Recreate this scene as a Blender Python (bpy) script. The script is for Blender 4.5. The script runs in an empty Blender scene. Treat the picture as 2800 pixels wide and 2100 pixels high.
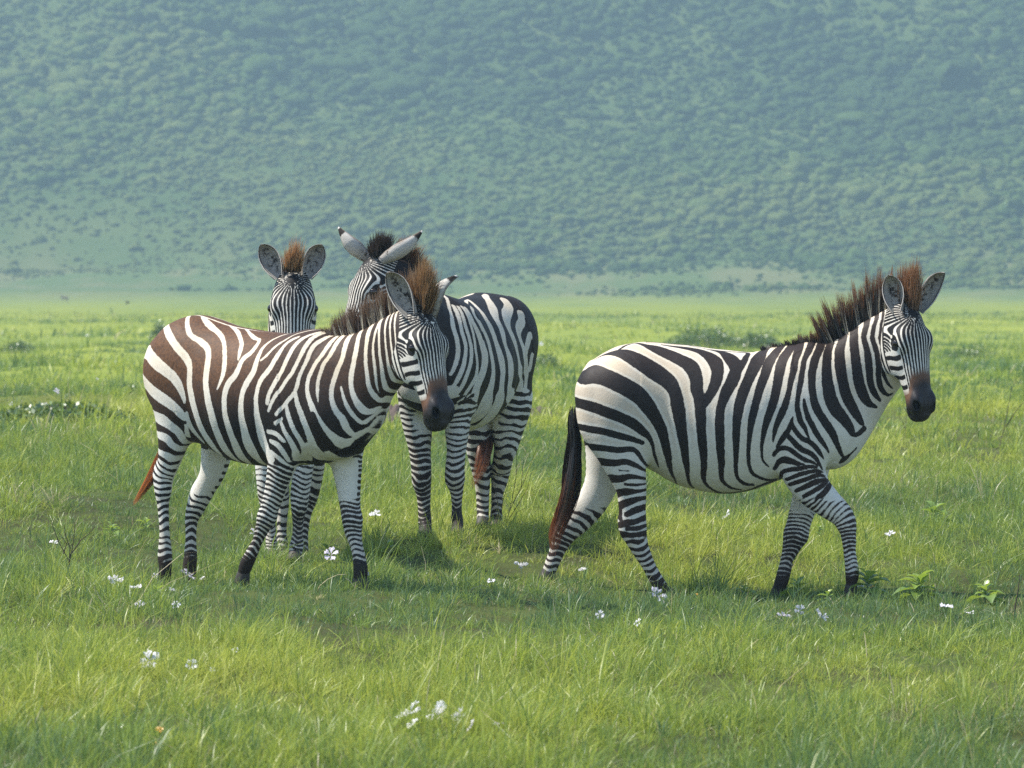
import bpy, math, random
import numpy as np
from concurrent.futures import ThreadPoolExecutor
from mathutils import Vector

# ---------------------------------------------------------------- camera, sky, sun, exposure
S = bpy.context.scene
COL = S.collection
SUN_EL, SUN_AZ = math.radians(57), math.radians(-88)     # azimuth clockwise from +Y (away from the camera)
cam = bpy.data.cameras.new('camera'); cam_ob = bpy.data.objects.new('camera', cam); COL.objects.link(cam_ob)
S.camera = cam_ob
cam_ob.location = (0, 0, 1.6)
cam_ob.rotation_euler = (math.pi/2-math.atan(259/12780), 0, 0)
cam.sensor_width = 36; cam.lens = 36*12780/2800; cam.clip_end = 6000; cam.clip_start = .5
cam.dof.use_dof = True; cam.dof.focus_distance = 24.6; cam.dof.aperture_fstop = 7.5
world = bpy.data.worlds.new('World'); S.world = world; world.use_nodes = True
wn = world.node_tree; sky = wn.nodes.new('ShaderNodeTexSky'); sky.sky_type = 'NISHITA'; sky.sun_disc = False
sky.sun_elevation = SUN_EL; sky.sun_rotation = SUN_AZ
sky.air_density = 1.0; sky.dust_density = 1.5; sky.altitude = 1700
wn.links.new(sky.outputs[0], wn.nodes['Background'].inputs[0]); wn.nodes['Background'].inputs[1].default_value = .14
sun = bpy.data.lights.new('sun', 'SUN'); sun_ob = bpy.data.objects.new('sun', sun); COL.objects.link(sun_ob)
sun.energy = 5.0; sun.angle = math.radians(.6); sun.color = (1, .945, .86)
SD = Vector((math.sin(SUN_AZ)*math.cos(SUN_EL), math.cos(SUN_AZ)*math.cos(SUN_EL), math.sin(SUN_EL)))
sun_ob.rotation_euler = SD.to_track_quat('Z', 'Y').to_euler()
S.view_settings.view_transform = 'Standard'; S.view_settings.look = 'None'
S.view_settings.exposure = 1.2; S.view_settings.gamma = 1.0
S.cycles.volume_bounces = 0; S.cycles.max_bounces = 6; S.cycles.transmission_bounces = 4
S.cycles.use_denoising = False; S.cycles.sample_clamp_direct = 5.0; S.cycles.sample_clamp_indirect = 2.0
RNG = np.random.default_rng(7)

def tag(o, label=None, cat=None, group=None, kind=None):
    if label: o['label'] = label
    if cat: o['category'] = cat
    if group: o['group'] = group
    if kind: o['kind'] = kind
    return o

def link(name, me, parent=None, loc=None):
    o = bpy.data.objects.new(name, me); COL.objects.link(o)
    if parent: o.parent = parent
    if loc is not None: o.location = loc
    return o

# ---------------------------------------------------------------- material helpers
class NT:
    def __init__(self, name):
        self.m = bpy.data.materials.new(name); self.m.use_nodes = True
        self.t = self.m.node_tree; self.t.nodes.clear()
        self.out = self.t.nodes.new('ShaderNodeOutputMaterial')
    def n(self, typ, **kw):
        nd = self.t.nodes.new('ShaderNode'+typ)
        for k, v in kw.items():
            if k in nd.inputs: self.set(nd.inputs[k], v)
            else: setattr(nd, k, v)
        return nd
    def set(self, sock, v):
        if isinstance(v, bpy.types.NodeSocket): self.t.links.new(v, sock)
        else: sock.default_value = (*v, 1) if isinstance(v, tuple) and len(v) == 3 and sock.type == 'RGBA' else v
    def math(self, op, a, b=None, clamp=False):
        nd = self.t.nodes.new('ShaderNodeMath'); nd.operation = op; nd.use_clamp = clamp
        self.set(nd.inputs[0], a)
        if b is not None: self.set(nd.inputs[1], b)
        return nd.outputs[0]
    def mix(self, f, a, b):
        nd = self.t.nodes.new('ShaderNodeMix'); nd.data_type = 'RGBA'
        self.set(nd.inputs[0], f); self.set(nd.inputs[6], a); self.set(nd.inputs[7], b)
        return nd.outputs[2]
    def ramp(self, v, a, b, lo=0., hi=1., smooth=True):
        nd = self.t.nodes.new('ShaderNodeMapRange')
        if smooth: nd.interpolation_type = 'SMOOTHSTEP'
        for i, x in enumerate((v, a, b, lo, hi)): self.set(nd.inputs[i], x)
        return nd.outputs[0]
    def attr(self, name, typ='GEOMETRY'):
        nd = self.t.nodes.new('ShaderNodeAttribute'); nd.attribute_name = name; nd.attribute_type = typ
        return nd.outputs['Fac']
    def noise(self, scale, detail=3, vec=None, rough=.5, stretch=None):
        nd = self.t.nodes.new('ShaderNodeTexNoise'); nd.inputs['Scale'].default_value = scale
        nd.inputs['Detail'].default_value = detail; nd.inputs['Roughness'].default_value = rough
        if vec is None:
            vec = self.t.nodes.new('ShaderNodeTexCoord').outputs['Object']
        if stretch:
            mp = self.t.nodes.new('ShaderNodeMapping'); mp.inputs['Scale'].default_value = stretch
            self.t.links.new(vec, mp.inputs[0]); vec = mp.outputs[0]
        self.t.links.new(vec, nd.inputs['Vector'])
        return nd.outputs['Fac']
    def bump(self, h, strength=.3, dist=.01):
        nd = self.n('Bump'); nd.inputs['Strength'].default_value = strength; nd.inputs['Distance'].default_value = dist
        self.t.links.new(h, nd.inputs['Height']); return nd.outputs[0]
    def done(self, sh):
        self.t.links.new(sh, self.out.inputs['Surface']); return self.m
    def bsdf(self, col, rough=.6, spec=.3, **kw):
        nd = self.n('BsdfPrincipled'); self.set(nd.inputs['Base Color'], col); self.set(nd.inputs['Roughness'], rough)
        self.set(nd.inputs['Specular IOR Level'], spec)
        for k, v in kw.items(): self.set(nd.inputs[k], v)
        return nd.outputs[0]

def leafy(name, cols, attr='tint', trans=.42, rough=.4, gloss=.07):
    """two-sided leaf: diffuse with light let through, and a little gloss"""
    t = NT(name); a = t.attr(attr)
    cr = t.n('ValToRGB'); t.t.links.new(a, cr.inputs[0]); e = cr.color_ramp.elements
    for i, (p, c) in enumerate(cols):
        el = e[i] if i < 2 else e.new(p)
        el.position = p; el.color = (*c, 1)
    col = cr.outputs[0]
    tc = t.mix(.35, col, (.30, .36, .03))
    d = t.n('BsdfDiffuse', Color=col).outputs[0]; tr = t.n('BsdfTranslucent', Color=tc).outputs[0]
    g = t.n('BsdfGlossy', Color=(1, 1, 1), Roughness=rough).outputs[0]
    m = t.n('MixShader'); m.inputs[0].default_value = trans; t.t.links.new(d, m.inputs[1]); t.t.links.new(tr, m.inputs[2])
    m2 = t.n('MixShader'); m2.inputs[0].default_value = gloss; t.t.links.new(m.outputs[0], m2.inputs[1]); t.t.links.new(g, m2.inputs[2])
    return t.done(m2.outputs[0])
import bmesh

# ---------------------------------------------------------------- animal body builder
def unit(v):
    v = np.asarray(v, float)
    return v / np.maximum(np.linalg.norm(v, axis=-1, keepdims=True), 1e-9)

def catmull(a, sub=6):
    a = np.asarray(a, float)
    p = np.vstack([2*a[0]-a[1], a, 2*a[-1]-a[-2]])
    out = []
    for i in range(1, len(p)-2):
        for k in range(sub):
            t = k/sub
            out.append(.5*((2*p[i]) + (-p[i-1]+p[i+1])*t + (2*p[i-1]-5*p[i]+4*p[i+1]-p[i+2])*t*t
                           + (-p[i-1]+3*p[i]-3*p[i+1]+p[i+2])*t**3))
    out.append(a[-1])
    return np.array(out)

class Tube:
    """elliptic tube along a smooth curve: signed distance, position along and angle round it"""
    def __init__(self, rows, side, sub=6, end=None):
        # rows: x, y, z, radius_up, radius_side
        r = catmull(rows, sub)
        self.P = r[:, :3]; self.B = np.maximum(r[:, 3], .004); self.A = np.maximum(r[:, 4], .004)
        T = np.gradient(self.P, axis=0); self.T = unit(T)
        s = np.broadcast_to(np.asarray(side, float), self.T.shape)
        s = s - (s*self.T).sum(1, keepdims=True)*self.T
        self.S = unit(s); self.U = unit(np.cross(self.T, self.S))
        e0, e1 = end if isinstance(end, tuple) else (end, end)
        self.E = np.linspace(e0, e1, len(r))
        for nm in 'PABSUTE': setattr(self, nm, getattr(self, nm).astype(np.float32))
    def near(self, p):
        P = self.P; n = len(P)-1
        best = np.full(len(p), 1e9, np.float32); bi = np.zeros(len(p), np.int32); bt = np.zeros(len(p), np.float32)
        for i in range(n):
            ab = P[i+1]-P[i]
            w = p-P[i]
            t = np.clip((w@ab)/max(float(ab@ab), 1e-12), 0, 1)
            w -= t[:, None]*ab
            d = np.einsum('ij,ij->i', w, w)
            m = d < best
            best = np.where(m, d, best); bi = np.where(m, np.int32(i), bi); bt = np.where(m, t, bt)
        return bi, bt
    def frame(self, p):
        i, t = self.near(p); t1 = t[:, None]
        L = lambda a: a[i]*(1-t)+a[i+1]*t
        V = lambda a: a[i]*(1-t1)+a[i+1]*t1
        q = p-V(self.P)
        qs = (q*V(self.S)).sum(1); qu = (q*V(self.U)).sum(1); qt = (q*V(self.T)).sum(1)
        return qs, qu, qt, L(self.A), L(self.B), L(self.E), i+t
    def d(self, p):
        qs, qu, qt, a, b, e, _ = self.frame(p)
        k0 = np.sqrt((qs/a)**2+(qu/b)**2+(qt/e)**2)+1e-6
        k1 = np.sqrt((qs/a**2)**2+(qu/b**2)**2+(qt/e**2)**2)+1e-6
        return k0*(k0-1)/k1

class Loft(Tube):
    """elliptic sections strung along a straight axis, their centres free to wander off it"""
    def __init__(self, rows, side, axis=None, end=(.1, .1)):
        r = catmull(rows, 8)
        self.P = r[:, :3].astype(np.float32)
        T = unit(axis if axis is not None else r[-1, :3]-r[0, :3])
        s = np.asarray(side, float); s = unit(s-(s@T)*T); u = np.cross(T, s)
        self.o = r[0, :3].astype(np.float32)
        self.R = np.array([T, s, u], np.float32)
        q = (r[:, :3]-r[0, :3])@self.R.T
        self.t = np.maximum.accumulate(q[:, 0])+np.arange(len(q))*1e-6
        self.cs, self.cu = q[:, 1], q[:, 2]
        self.A = np.maximum(r[:, 4], .004); self.B = np.maximum(r[:, 3], .004); self.e = end
    def frame(self, p):
        q = (p-self.o)@self.R.T
        t = q[:, 0]; I = lambda a: np.interp(t, self.t, a).astype(np.float32)
        over = np.where(t < 0, t, np.maximum(t-self.t[-1], 0))
        e = np.where(t < 0, self.e[0], self.e[1])
        return q[:, 1]-I(self.cs), q[:, 2]-I(self.cu), over, I(self.A), I(self.B), e, I(np.arange(len(self.t)))

class Ball:
    def __init__(self, c, r, R=None):
        self.c = np.asarray(c, np.float32); self.r = np.asarray(r, np.float32)
        self.R = np.eye(3, dtype=np.float32) if R is None else np.asarray(R, np.float32)   # rows are the axes
    def d(self, p):
        q = (p-self.c)@self.R.T
        k0 = np.sqrt(((q/self.r)**2).sum(1))+1e-6
        k1 = np.sqrt(((q/self.r**2)**2).sum(1))+1e-6
        return k0*(k0-1)/k1

def smin(a, b, k):
    h = np.clip(.5+.5*(b-a)/k, 0, 1)
    return b*(1-h)+a*h-k*h*(1-h)

def smax(a, b, k):
    return -smin(-a, -b, k)

class Zebra:
    def __init__(self, sp):
        self.sp = sp
        Y = np.array([0, 1., 0])
        self.torso = Loft([(x, y, (zt+zb)/2, (zt-zb)/2, hw) for x, y, zt, zb, hw in sp['torso']], Y, (1, 0, 0), (.075, .09))
        self.neck = Loft(sp['neck'], Y, None, (.18, .07))
        h = sp['head']
        o = np.array(h['o']); ax = unit(h['ax']); n = np.array(h['n']); n = unit(n-(n@ax)*ax); s = np.cross(n, ax)
        self.ho, self.hax, self.hn, self.hs = o, ax, n, s
        L = h['L']; w = h['w']; self.hL = L
        R = np.array([ax, n, s])
        self.HR = R
        sec = [(0.02, -.022, .150, .074), (.10, .010, .215, .090), (.22, .024, .255, .105), (.33, .026, .262, .111),
               (.44, .018, .240, .104), (.56, .008, .190, .092), (.68, .000, .152, .079), (.80, -.004, .136, .071),
               (.90, -.012, .128, .069), (.97, -.030, .100, .052)]
        k = L/.6
        rows = [np.r_[o+ax*(t*L)+n*((top-dep/2)*k), dep/2*k, hw*w*k] for t, top, dep, hw in sec]
        self.skull = Loft(rows, s, ax, (.04, .04))
        H = lambda t, nn, ss: o+ax*t*L+n*nn*k+s*ss*k*w
        self.H = H
        self.headp = [(self.skull, .0), (Ball(H(.36, -.15, 0), (.13*k, .105*k, .070*k*w), R), .05)]
        for q in (-1, 1):
            self.headp += [(Ball(H(.325, -.024, q*.084), (.050*k, .030*k, .025*k), R), .04),       # brow
                           (Ball(H(.40, -.145, q*.070), (.11*k, .085*k, .032*k), R), .05),         # cheek
                           (Ball(H(.875, -.040, q*.052), (.055*k, .040*k, .024*k), R), .03)]       # nostril wing
        self.headp += [(Ball(H(.93, -.125, 0), (.050*k, .034*k, .043*k*w), R), .03)]                # chin
        self.headsub = []
        for q in (-1, 1):
            self.headsub += [(Ball(H(.895, -.024, q*.055), (.030*k, .018*k, .013*k), R), .010),
                             (Ball(H(.335, -.052, q*.124), (.026*k, .018*k, .013*k), R), .012)]
        self.headsub += [(Ball(H(.955, -.098, 0), (.045*k, .004*k, .09*k), R), .006)]
        self.legs = []
        for lg in sp['legs']:
            self.legs.append(Tube(lg['pts'], Y, sub=5, end=(.14, .02)))
        self.joints = []
        for i, lg in enumerate(sp['legs']):
            if 'joint' not in lg: continue
            q = np.array(lg['pts'][lg['joint']]); up = np.array(lg['pts'][lg['joint']-1])[:3]; dn = np.array(lg['pts'][lg['joint']+1])[:3]
            la = unit(up-dn); f = np.cross(np.array([0, 1., 0]), la); JR = np.array([f, [0, 1, 0], la])
            if lg['kind'] == 'fore': self.joints.append((i, Ball(q[:3]+f*.006, (q[3]*.98, q[4]*1.12, .055), JR)))
            else: self.joints.append((i, Ball(q[:3]-f*q[3]*.72+la*.02, (.022, .026, .062), JR)))
        self.extra = [Ball(c, r) for c, r in sp.get('extra', [])]

    def unroll(self, p):
        """height up the flank, followed round over the back instead of straight up"""
        qs, qu, over, a, b, e, _ = self.torso.frame(p.astype(np.float32))
        zc = p[:, 2]-qu
        ph = np.arctan2(np.maximum(qu, 0)/b, np.abs(qs)/a+1e-6)
        k = np.hypot(np.maximum(qu, 0)/b, np.abs(qs)/a)
        v = np.where(qu > 0, zc+b*ph*np.clip(k, .6, 1.15), p[:, 2])
        x = p[:, 0]; w = np.clip((.52-x)/.24, 0, 1); w = w*w*(3-2*w)
        return p[:, 2]*(1-w)+v*w

    def parts(self):
        out = [('torso', self.torso, 0), ('neck', self.neck, .14)]
        out += [('extra', b, .14) for b in self.extra]
        out += [('head', p, max(k, .03)) for p, k in self.headp]
        out += [('leg%d' % i, t, .065) for i, t in enumerate(self.legs)]
        return out
    def dist(self, p, far=None):
        d = None; leg = None
        for j, (nm, pr, k) in enumerate(self.parts()):
            if far is not None:
                m = far[j]
                di = np.full(len(p), 1., np.float32)
                if m.any(): di[m] = pr.d(p[m])
            else:
                di = pr.d(p)
            if nm.startswith('leg'):
                for ji, jb in self.joints:
                    if nm == 'leg%d' % ji:
                        mm = di < .12
                        if mm.any(): di[mm] = smin(di[mm], jb.d(p[mm]), .022)
                leg = smin(d, di, k) if leg is None else np.minimum(leg, smin(d, di, k)); continue
            d = di if d is None else smin(d, di, k) if k > 0 else np.minimum(d, di)
        if leg is not None: d = leg
        for pr, k in self.headsub:
            m = ((p-pr.c)**2).sum(1) < .02
            if m.any():
                d[m] = smax(d[m], -pr.d(p[m]), k)
        return d

    def mesh(self, h=.006):
        pts = [t.P for t in [self.torso, self.neck, self.skull]+self.legs]
        rad = .33
        lo = np.array([min(t.P[:, k].min() for t in [self.torso, self.neck, self.skull]+self.legs) for k in range(3)])
        hi = np.array([max(t.P[:, k].max() for t in [self.torso, self.neck, self.skull]+self.legs) for k in range(3)])
        lo -= (.28, .36, .07); hi += (.25, .36, .35)
        n = 8; H = h*n
        nc = np.ceil((hi-lo)/H).astype(int)
        g = [lo[k]+(np.arange(nc[k])+.5)*H for k in range(3)]
        C = np.stack(np.meshgrid(*g, indexing='ij'), -1).reshape(-1, 3)
        dall = [pr.d(C) for _, pr, _ in self.parts()]
        dc = np.min(dall, axis=0)
        keep = np.abs(dc) < H*1.9
        D = np.where(dc > 0, 1., -1.).astype(np.float32).reshape(nc)
        D = D.repeat(n, 0).repeat(n, 1).repeat(n, 2)
        idx = np.argwhere(keep.reshape(nc))
        near = [(d[keep] < .16) for d in dall]
        off = (np.stack(np.meshgrid(*[np.arange(n)]*3, indexing='ij'), -1).reshape(-1, 3)+.5)*h
        CH = 400
        def work(a):
            ii = idx[a:a+CH]
            P = (lo+ii[:, None, :]*H+off[None]).reshape(-1, 3).astype(np.float32)
            far = [np.repeat(m[a:a+CH], n**3) for m in near]
            v = self.dist(P, far).reshape(len(ii), n, n, n).astype(np.float32)
            for j, (x, y, z) in enumerate(ii):
                D[x*n:x*n+n, y*n:y*n+n, z*n:z*n+n] = v[j]
        with ThreadPoolExecutor(4) as ex:
            list(ex.map(work, range(0, len(idx), CH)))
        V, F = surface_nets(D, lo+.5*h, h)
        return V, F

def surface_nets(D, org, h):
    ins = D < 0
    nx, ny, nz = D.shape
    c = ins[:-1, :-1, :-1].astype(np.int8)
    tot = np.zeros((nx-1, ny-1, nz-1), np.int8)
    for a in (0, 1):
        for b in (0, 1):
            for e in (0, 1):
                tot += ins[a:nx-1+a, b:ny-1+b, e:nz-1+e]
    cells = np.argwhere((tot > 0) & (tot < 8))
    vid = np.full((nx-1, ny-1, nz-1), -1, np.int64)
    vid[cells[:, 0], cells[:, 1], cells[:, 2]] = np.arange(len(cells))
    corners = np.array([(a, b, e) for a in (0, 1) for b in (0, 1) for e in (0, 1)])
    val = np.stack([D[cells[:, 0]+a, cells[:, 1]+b, cells[:, 2]+e] for a, b, e in corners], 1)
    acc = np.zeros((len(cells), 3)); cnt = np.zeros(len(cells))
    for i in range(8):
        for j in range(i+1, 8):
            if np.abs(corners[i]-corners[j]).sum() != 1: continue
            m = (val[:, i] < 0) != (val[:, j] < 0)
            t = np.where(m, val[:, i]/np.where(m, val[:, i]-val[:, j], 1), 0)
            acc += np.where(m[:, None], corners[i]+t[:, None]*(corners[j]-corners[i]), 0); cnt += m
    V = (cells+acc/cnt[:, None])*h+org
    F = []
    for ax in range(3):
        sl0 = [slice(0, None)]*3; sl1 = [slice(0, None)]*3
        sl0[ax] = slice(0, -1); sl1[ax] = slice(1, None)
        a = ins[tuple(sl0)]; b = ins[tuple(sl1)]
        e = np.argwhere(a != b)
        u, w = (ax+1) % 3, (ax+2) % 3
        ok = (e[:, u] > 0) & (e[:, w] > 0) & (e[:, u] < D.shape[u]-1) & (e[:, w] < D.shape[w]-1)
        e = e[ok]
        fl = a[e[:, 0], e[:, 1], e[:, 2]]
        def at(du, dw):
            q = e.copy(); q[:, u] -= du; q[:, w] -= dw
            return vid[q[:, 0], q[:, 1], q[:, 2]]
        q = np.stack([at(1, 1), at(0, 1), at(0, 0), at(1, 0)], 1)
        q[~fl] = q[~fl][:, ::-1]
        F.append(q)
    return V, np.vstack(F)

def mesh_from(name, V, F, mat=None, smooth=True, attrs=None, matidx=None):
    V = np.asarray(V, np.float32); F = np.asarray(F, np.int32)
    me = bpy.data.meshes.new(name)
    me.vertices.add(len(V)); me.vertices.foreach_set('co', V.ravel())
    k = F.shape[1]
    me.loops.add(F.size); me.loops.foreach_set('vertex_index', F.ravel())
    me.polygons.add(len(F)); me.polygons.foreach_set('loop_start', np.arange(len(F), dtype=np.int32)*k)
    me.update(calc_edges=True)
    if smooth: me.polygons.foreach_set('use_smooth', np.ones(len(F), bool))
    for an, av in (attrs or {}).items():
        av = np.asarray(av, np.float32)
        if av.ndim == 1:
            at = me.attributes.new(an, 'FLOAT', 'POINT'); at.data.foreach_set('value', av)
        else:
            at = me.attributes.new(an, 'FLOAT_VECTOR', 'POINT'); at.data.foreach_set('vector', av.ravel())
    if mat: me.materials.append(mat)
    me.validate()
    return me
# ---------------------------------------------------------------- coat pattern, ears, hair
def sstep(a, b, x):
    t = np.clip((x-a)/(b-a), 0, 1)
    return t*t*(3-2*t)

def wobble(p, scale, seed, oct=3):
    r = np.random.RandomState(seed); out = np.zeros(len(p)); amp = 1.; tot = 0
    for o in range(oct):
        for k in range(4):
            d = unit(r.normal(size=3))*scale*(1.9**o)*r.uniform(.7, 1.3)
            out += amp*np.sin(p@d+r.uniform(0, 6.28)); tot += amp
        amp *= .55
    return out/tot*2

def stroke_paint(s, x, z, strokes):
    """black and white strokes on the side elevation, painted one over the other"""
    for kind, rows in strokes:
        r = catmull(rows, 5); r[:, 2] = np.maximum(r[:, 2], .002)
        m = r[:, 2].max()+.05
        sel = np.where((x > r[:, 0].min()-m) & (x < r[:, 0].max()+m) & (z > r[:, 1].min()-m) & (z < r[:, 1].max()+m))[0]
        if not len(sel): continue
        q = np.stack([x[sel], z[sel]], 1).astype(np.float32); best = np.full(len(sel), 1e9)
        for i in range(len(r)-1):
            a = r[i, :2]; ab = r[i+1, :2]-a; L2 = ab@ab
            if L2 < 1e-10: continue
            w = q-a; t = np.clip(w@ab/L2, 0, 1)
            d = np.hypot(w[:, 0]-t*ab[0], w[:, 1]-t*ab[1])-(r[i, 2]*(1-t)+r[i+1, 2]*t)
            best = np.minimum(best, d)
        if kind == 'k': s[sel] = np.minimum(s[sel], best)
        else: s[sel] = np.maximum(s[sel], -best)
    return s

def paint(zb, V, N, seed, look):
    sp = zb.sp; p = V.astype(np.float32); x, y, z = V.T
    s = np.full(len(V), -.03 if look['dark'] else .03)
    if look['dark'] and 'pale' in look:      # pale underside, legs and chest
        s = np.where(z < look['pale'], .03, s)
    jig = p+np.stack([wobble(V, 22, seed+9), wobble(V, 22, seed+10), wobble(V, 22, seed+11)], 1)*.0035
    if sp['strokes']:
        s = stroke_paint(s, jig[:, 0], zb.unroll(jig), sp['strokes'])
    else:
        ph = (x+.10*(z-.9)+wobble(V, 6, seed)*.012)/.085
        s = np.cos(2*np.pi*ph)*.015
    # legs: rings round the limb
    dt = np.minimum(zb.torso.d(p), zb.neck.d(p))
    for i, t in enumerate(zb.legs):
        lg = sp['legs'][i]; z0 = look['legs'][i]
        sel = np.where(z < z0+.04)[0]
        dl = t.d(p[sel]); others = np.min([zb.legs[j].d(p[sel]) for j in range(4) if j != i], axis=0)
        own = (dl < .03) & (dl < others+.004) & (dl < dt[sel]+.02)
        sel = sel[own]
        qs, qu, qt, a, b, e, par = t.frame(p[sel])
        arc = np.r_[0, np.cumsum(np.linalg.norm(np.diff(t.P, axis=0), axis=1))]
        L = np.interp(par, np.arange(len(arc)), arc)
        per = look['per'][lg['kind']]
        ang = np.arctan2(qs/a, qu/b)
        ph = L/per+.55*wobble(V[sel], 16, seed+i)+.22*np.cos(ang*2+i)+.16*wobble(V[sel], 55, seed+20+i, 2)+.25*np.abs(np.sin(ang))+.5*wobble(V[sel]*[1, 1, .6], 7, seed+80+i, 2)
        bias = look['bias'][lg['kind']]+.55*wobble(V[sel], 17, seed+40+i)
        ring = -(np.cos(2*np.pi*ph)+bias)*per/5.5
        inner = sstep(.05, .55, -N[sel, 1]*lg['side'])*sstep(look['inz'], look['inz']+.12, z[sel])
        ring = ring*(1-inner)+.02*inner
        # pastern darkens towards the hoof
        ring -= look.get('socks', .5)*.02*(1-sstep(.05, .17, z[sel]))
        w = 1-sstep(z0-.02, z0+.02, z[sel])
        s[sel] = s[sel]*(1-w)+ring*w
    # head
    h = sp['head']; k = zb.hL/.6
    q = p-zb.ho
    t = q@zb.hax/zb.hL; n = q@zb.hn/k; sd = q@zb.hs/(k*h['w'])
    dh = np.min([b.d(p) for b, _ in zb.headp], axis=0)
    fw = sstep(-.012, .012, zb.neck.d(p)-dh)*sstep(-.06, .0, t)*(dh < .06)
    fw *= (np.abs(n+.1) < .3)
    a_s = np.abs(sd)
    th = np.degrees(np.arctan2(a_s, n+.10))
    tt = t+.012*wobble(V, 25, seed+60)
    th = th+2.2*wobble(V, 30, seed+61)*sstep(0, 25, th)
    phi = np.degrees(np.arctan2(a_s, (t-.09)*.6))
    mixw = sstep(.13, .42, t)
    fp = (phi/10.5)*(1-mixw)+(th/8.6)*mixw
    wr = np.hypot(a_s, (t-.09)*.6)
    front = np.cos(2*np.pi*fp)*sstep(.008, .035, wr)+.45*(1-sstep(.25, .6, t))+.05+.5*(1-sstep(.010, .030, wr))
    cheek = np.cos(2*np.pi*((tt-.445)/.088+.10*np.sin(th/14.)))-.12
    wc = sstep(54, 60, th)*sstep(.375, .40, t)
    back = np.cos(2*np.pi*(n/.036+.6*t))-.10
    wb = sstep(-.135, -.15, n)*sstep(.02, .08, t)*(1-sstep(.52, .60, t))
    face = front*(1-wc)+cheek*wc
    face = face*(1-wb)+back*wb
    ex = ((t-.335)*.6/.042)**2+((n+.052)/.027)**2
    face = np.where((a_s > .06) & (t > .2), face+2.2*(1-sstep(.7, 1.15, ex)), face)
    face = np.where((a_s > .06) & (t > .2), face-1.0*sstep(1.15, 1.3, ex)*(1-sstep(1.7, 2.4, ex)), face)
    mz = t-.150*sstep(30, 62, th)+.018*sstep(22, 0, th)+.018*wobble(V, 30, seed+62)
    mz = np.where(fw > .3, mz, 0)
    brown = np.clip(look['brown'](x, y, z)+.12*wobble(V, 9, seed+70), 0, 1)*(1-fw)
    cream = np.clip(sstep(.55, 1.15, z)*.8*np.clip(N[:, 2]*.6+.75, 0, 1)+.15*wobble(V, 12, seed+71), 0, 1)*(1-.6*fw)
    if look.get('spine'):
        top = sstep(.35, .6, N[:, 2])*(z > 1.1)*(x > look.get('spx', -.52))*(x < .22)
        s = np.where((top > .5) & (np.abs(y) < .026+.006*wobble(V, 20, seed+91)), -.02, s)
        if look['spine'] == 'plain': ln = 9
        else: ln = np.abs(np.abs(y)-.034-.004*wobble(V, 30, seed+90))-.006*sstep(.14, -.1, x)
        s = np.where(top > .5, np.maximum(s, -ln), s)
    nos = np.max([sstep(.004, -.006, b.d(p)-.010) for b, _ in (zb.headsub[0], zb.headsub[2])], axis=0)*(fw > .3)
    return dict(nos=nos, s=s, brown=brown, cream=cream, fw=fw, fv=np.clip(face, -2, 3), mz=mz)

def vnormals(V, F):
    a, b, c, d = (V[F[:, i]] for i in range(4))
    fn = np.cross(c-a, d-b)
    N = np.zeros_like(V)
    for i in range(4):
        for k in range(3): N[:, k] += np.bincount(F[:, i], fn[:, k], len(V))
    return unit(N)

def smooth_mesh(V, F, it=2, lam=.5):
    e = np.vstack([F[:, [0, 1]], F[:, [1, 2]], F[:, [2, 3]], F[:, [3, 0]]])
    cnt = np.bincount(e[:, 0], minlength=len(V))+np.bincount(e[:, 1], minlength=len(V))
    for _ in range(it):
        A = np.stack([np.bincount(e[:, 0], V[e[:, 1], k], len(V))+np.bincount(e[:, 1], V[e[:, 0], k], len(V)) for k in range(3)], 1)
        V = V*(1-lam)+A/cnt[:, None]*lam
    return V

def ear_mesh(base, tip, face, width, point=0, nu=22, nv=13):
    base = np.array(base); tip = np.array(tip); d = tip-base; L = np.linalg.norm(d); d /= L
    f = np.array(face); f = unit(f-(f@d)*d); sd = np.cross(d, f)
    prof = np.interp(np.linspace(0, 1, nu), [0, .08, .2, .4, .58, .74, .87, .95, 1], [.50, .58, .74, .95, 1., .90, .64, .36, .05] if not point else [.50, .62, .82, 1., .88, .62, .36, .20, .05])*width/2
    arc = np.interp(np.linspace(0, 1, nu), [0, .25, .6, 1], [2.3, 1.75, 1.15, .55] if not point else [1.75, 1.05, .62, .4])
    Vs = []; U = []; W = []; In = []
    for lay in (0, 1):
        for i in range(nu):
            u = i/(nu-1); a = arc[i]; R = prof[i]/math.sin(min(a, 1.57)); 
            c = base+d*(u*L)-f*(.018*math.sin(u*math.pi))
            for j in range(nv):
                v = -1+2*j/(nv-1); r = R-(.0035 if lay == 0 else -.0035*(1-abs(v)**6))
                Vs.append(c+sd*(r*math.sin(v*a))+f*(R*.35-r*math.cos(v*a)+(.012*(abs(v)**3))*u)); U.append(u); W.append(v); In.append(1-lay)
    F = []
    for lay in (0, 1):
        o = lay*nu*nv
        for i in range(nu-1):
            for j in range(nv-1):
                q = [o+i*nv+j, o+i*nv+j+1, o+(i+1)*nv+j+1, o+(i+1)*nv+j]
                F.append(q if lay == 0 else q[::-1])
    o = nu*nv
    for i in range(nu-1):
        F.append([i*nv, (i+1)*nv, o+(i+1)*nv, o+i*nv]); k = nv-1
        F.append([i*nv+k, o+i*nv+k, o+(i+1)*nv+k, (i+1)*nv+k])
    for j in range(nv-1):
        k = (nu-1)*nv; F.append([k+j, k+j+1, o+k+j+1, o+k+j])
    return np.array(Vs), np.array(F), dict(u=U, v=W, inn=In)

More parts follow.
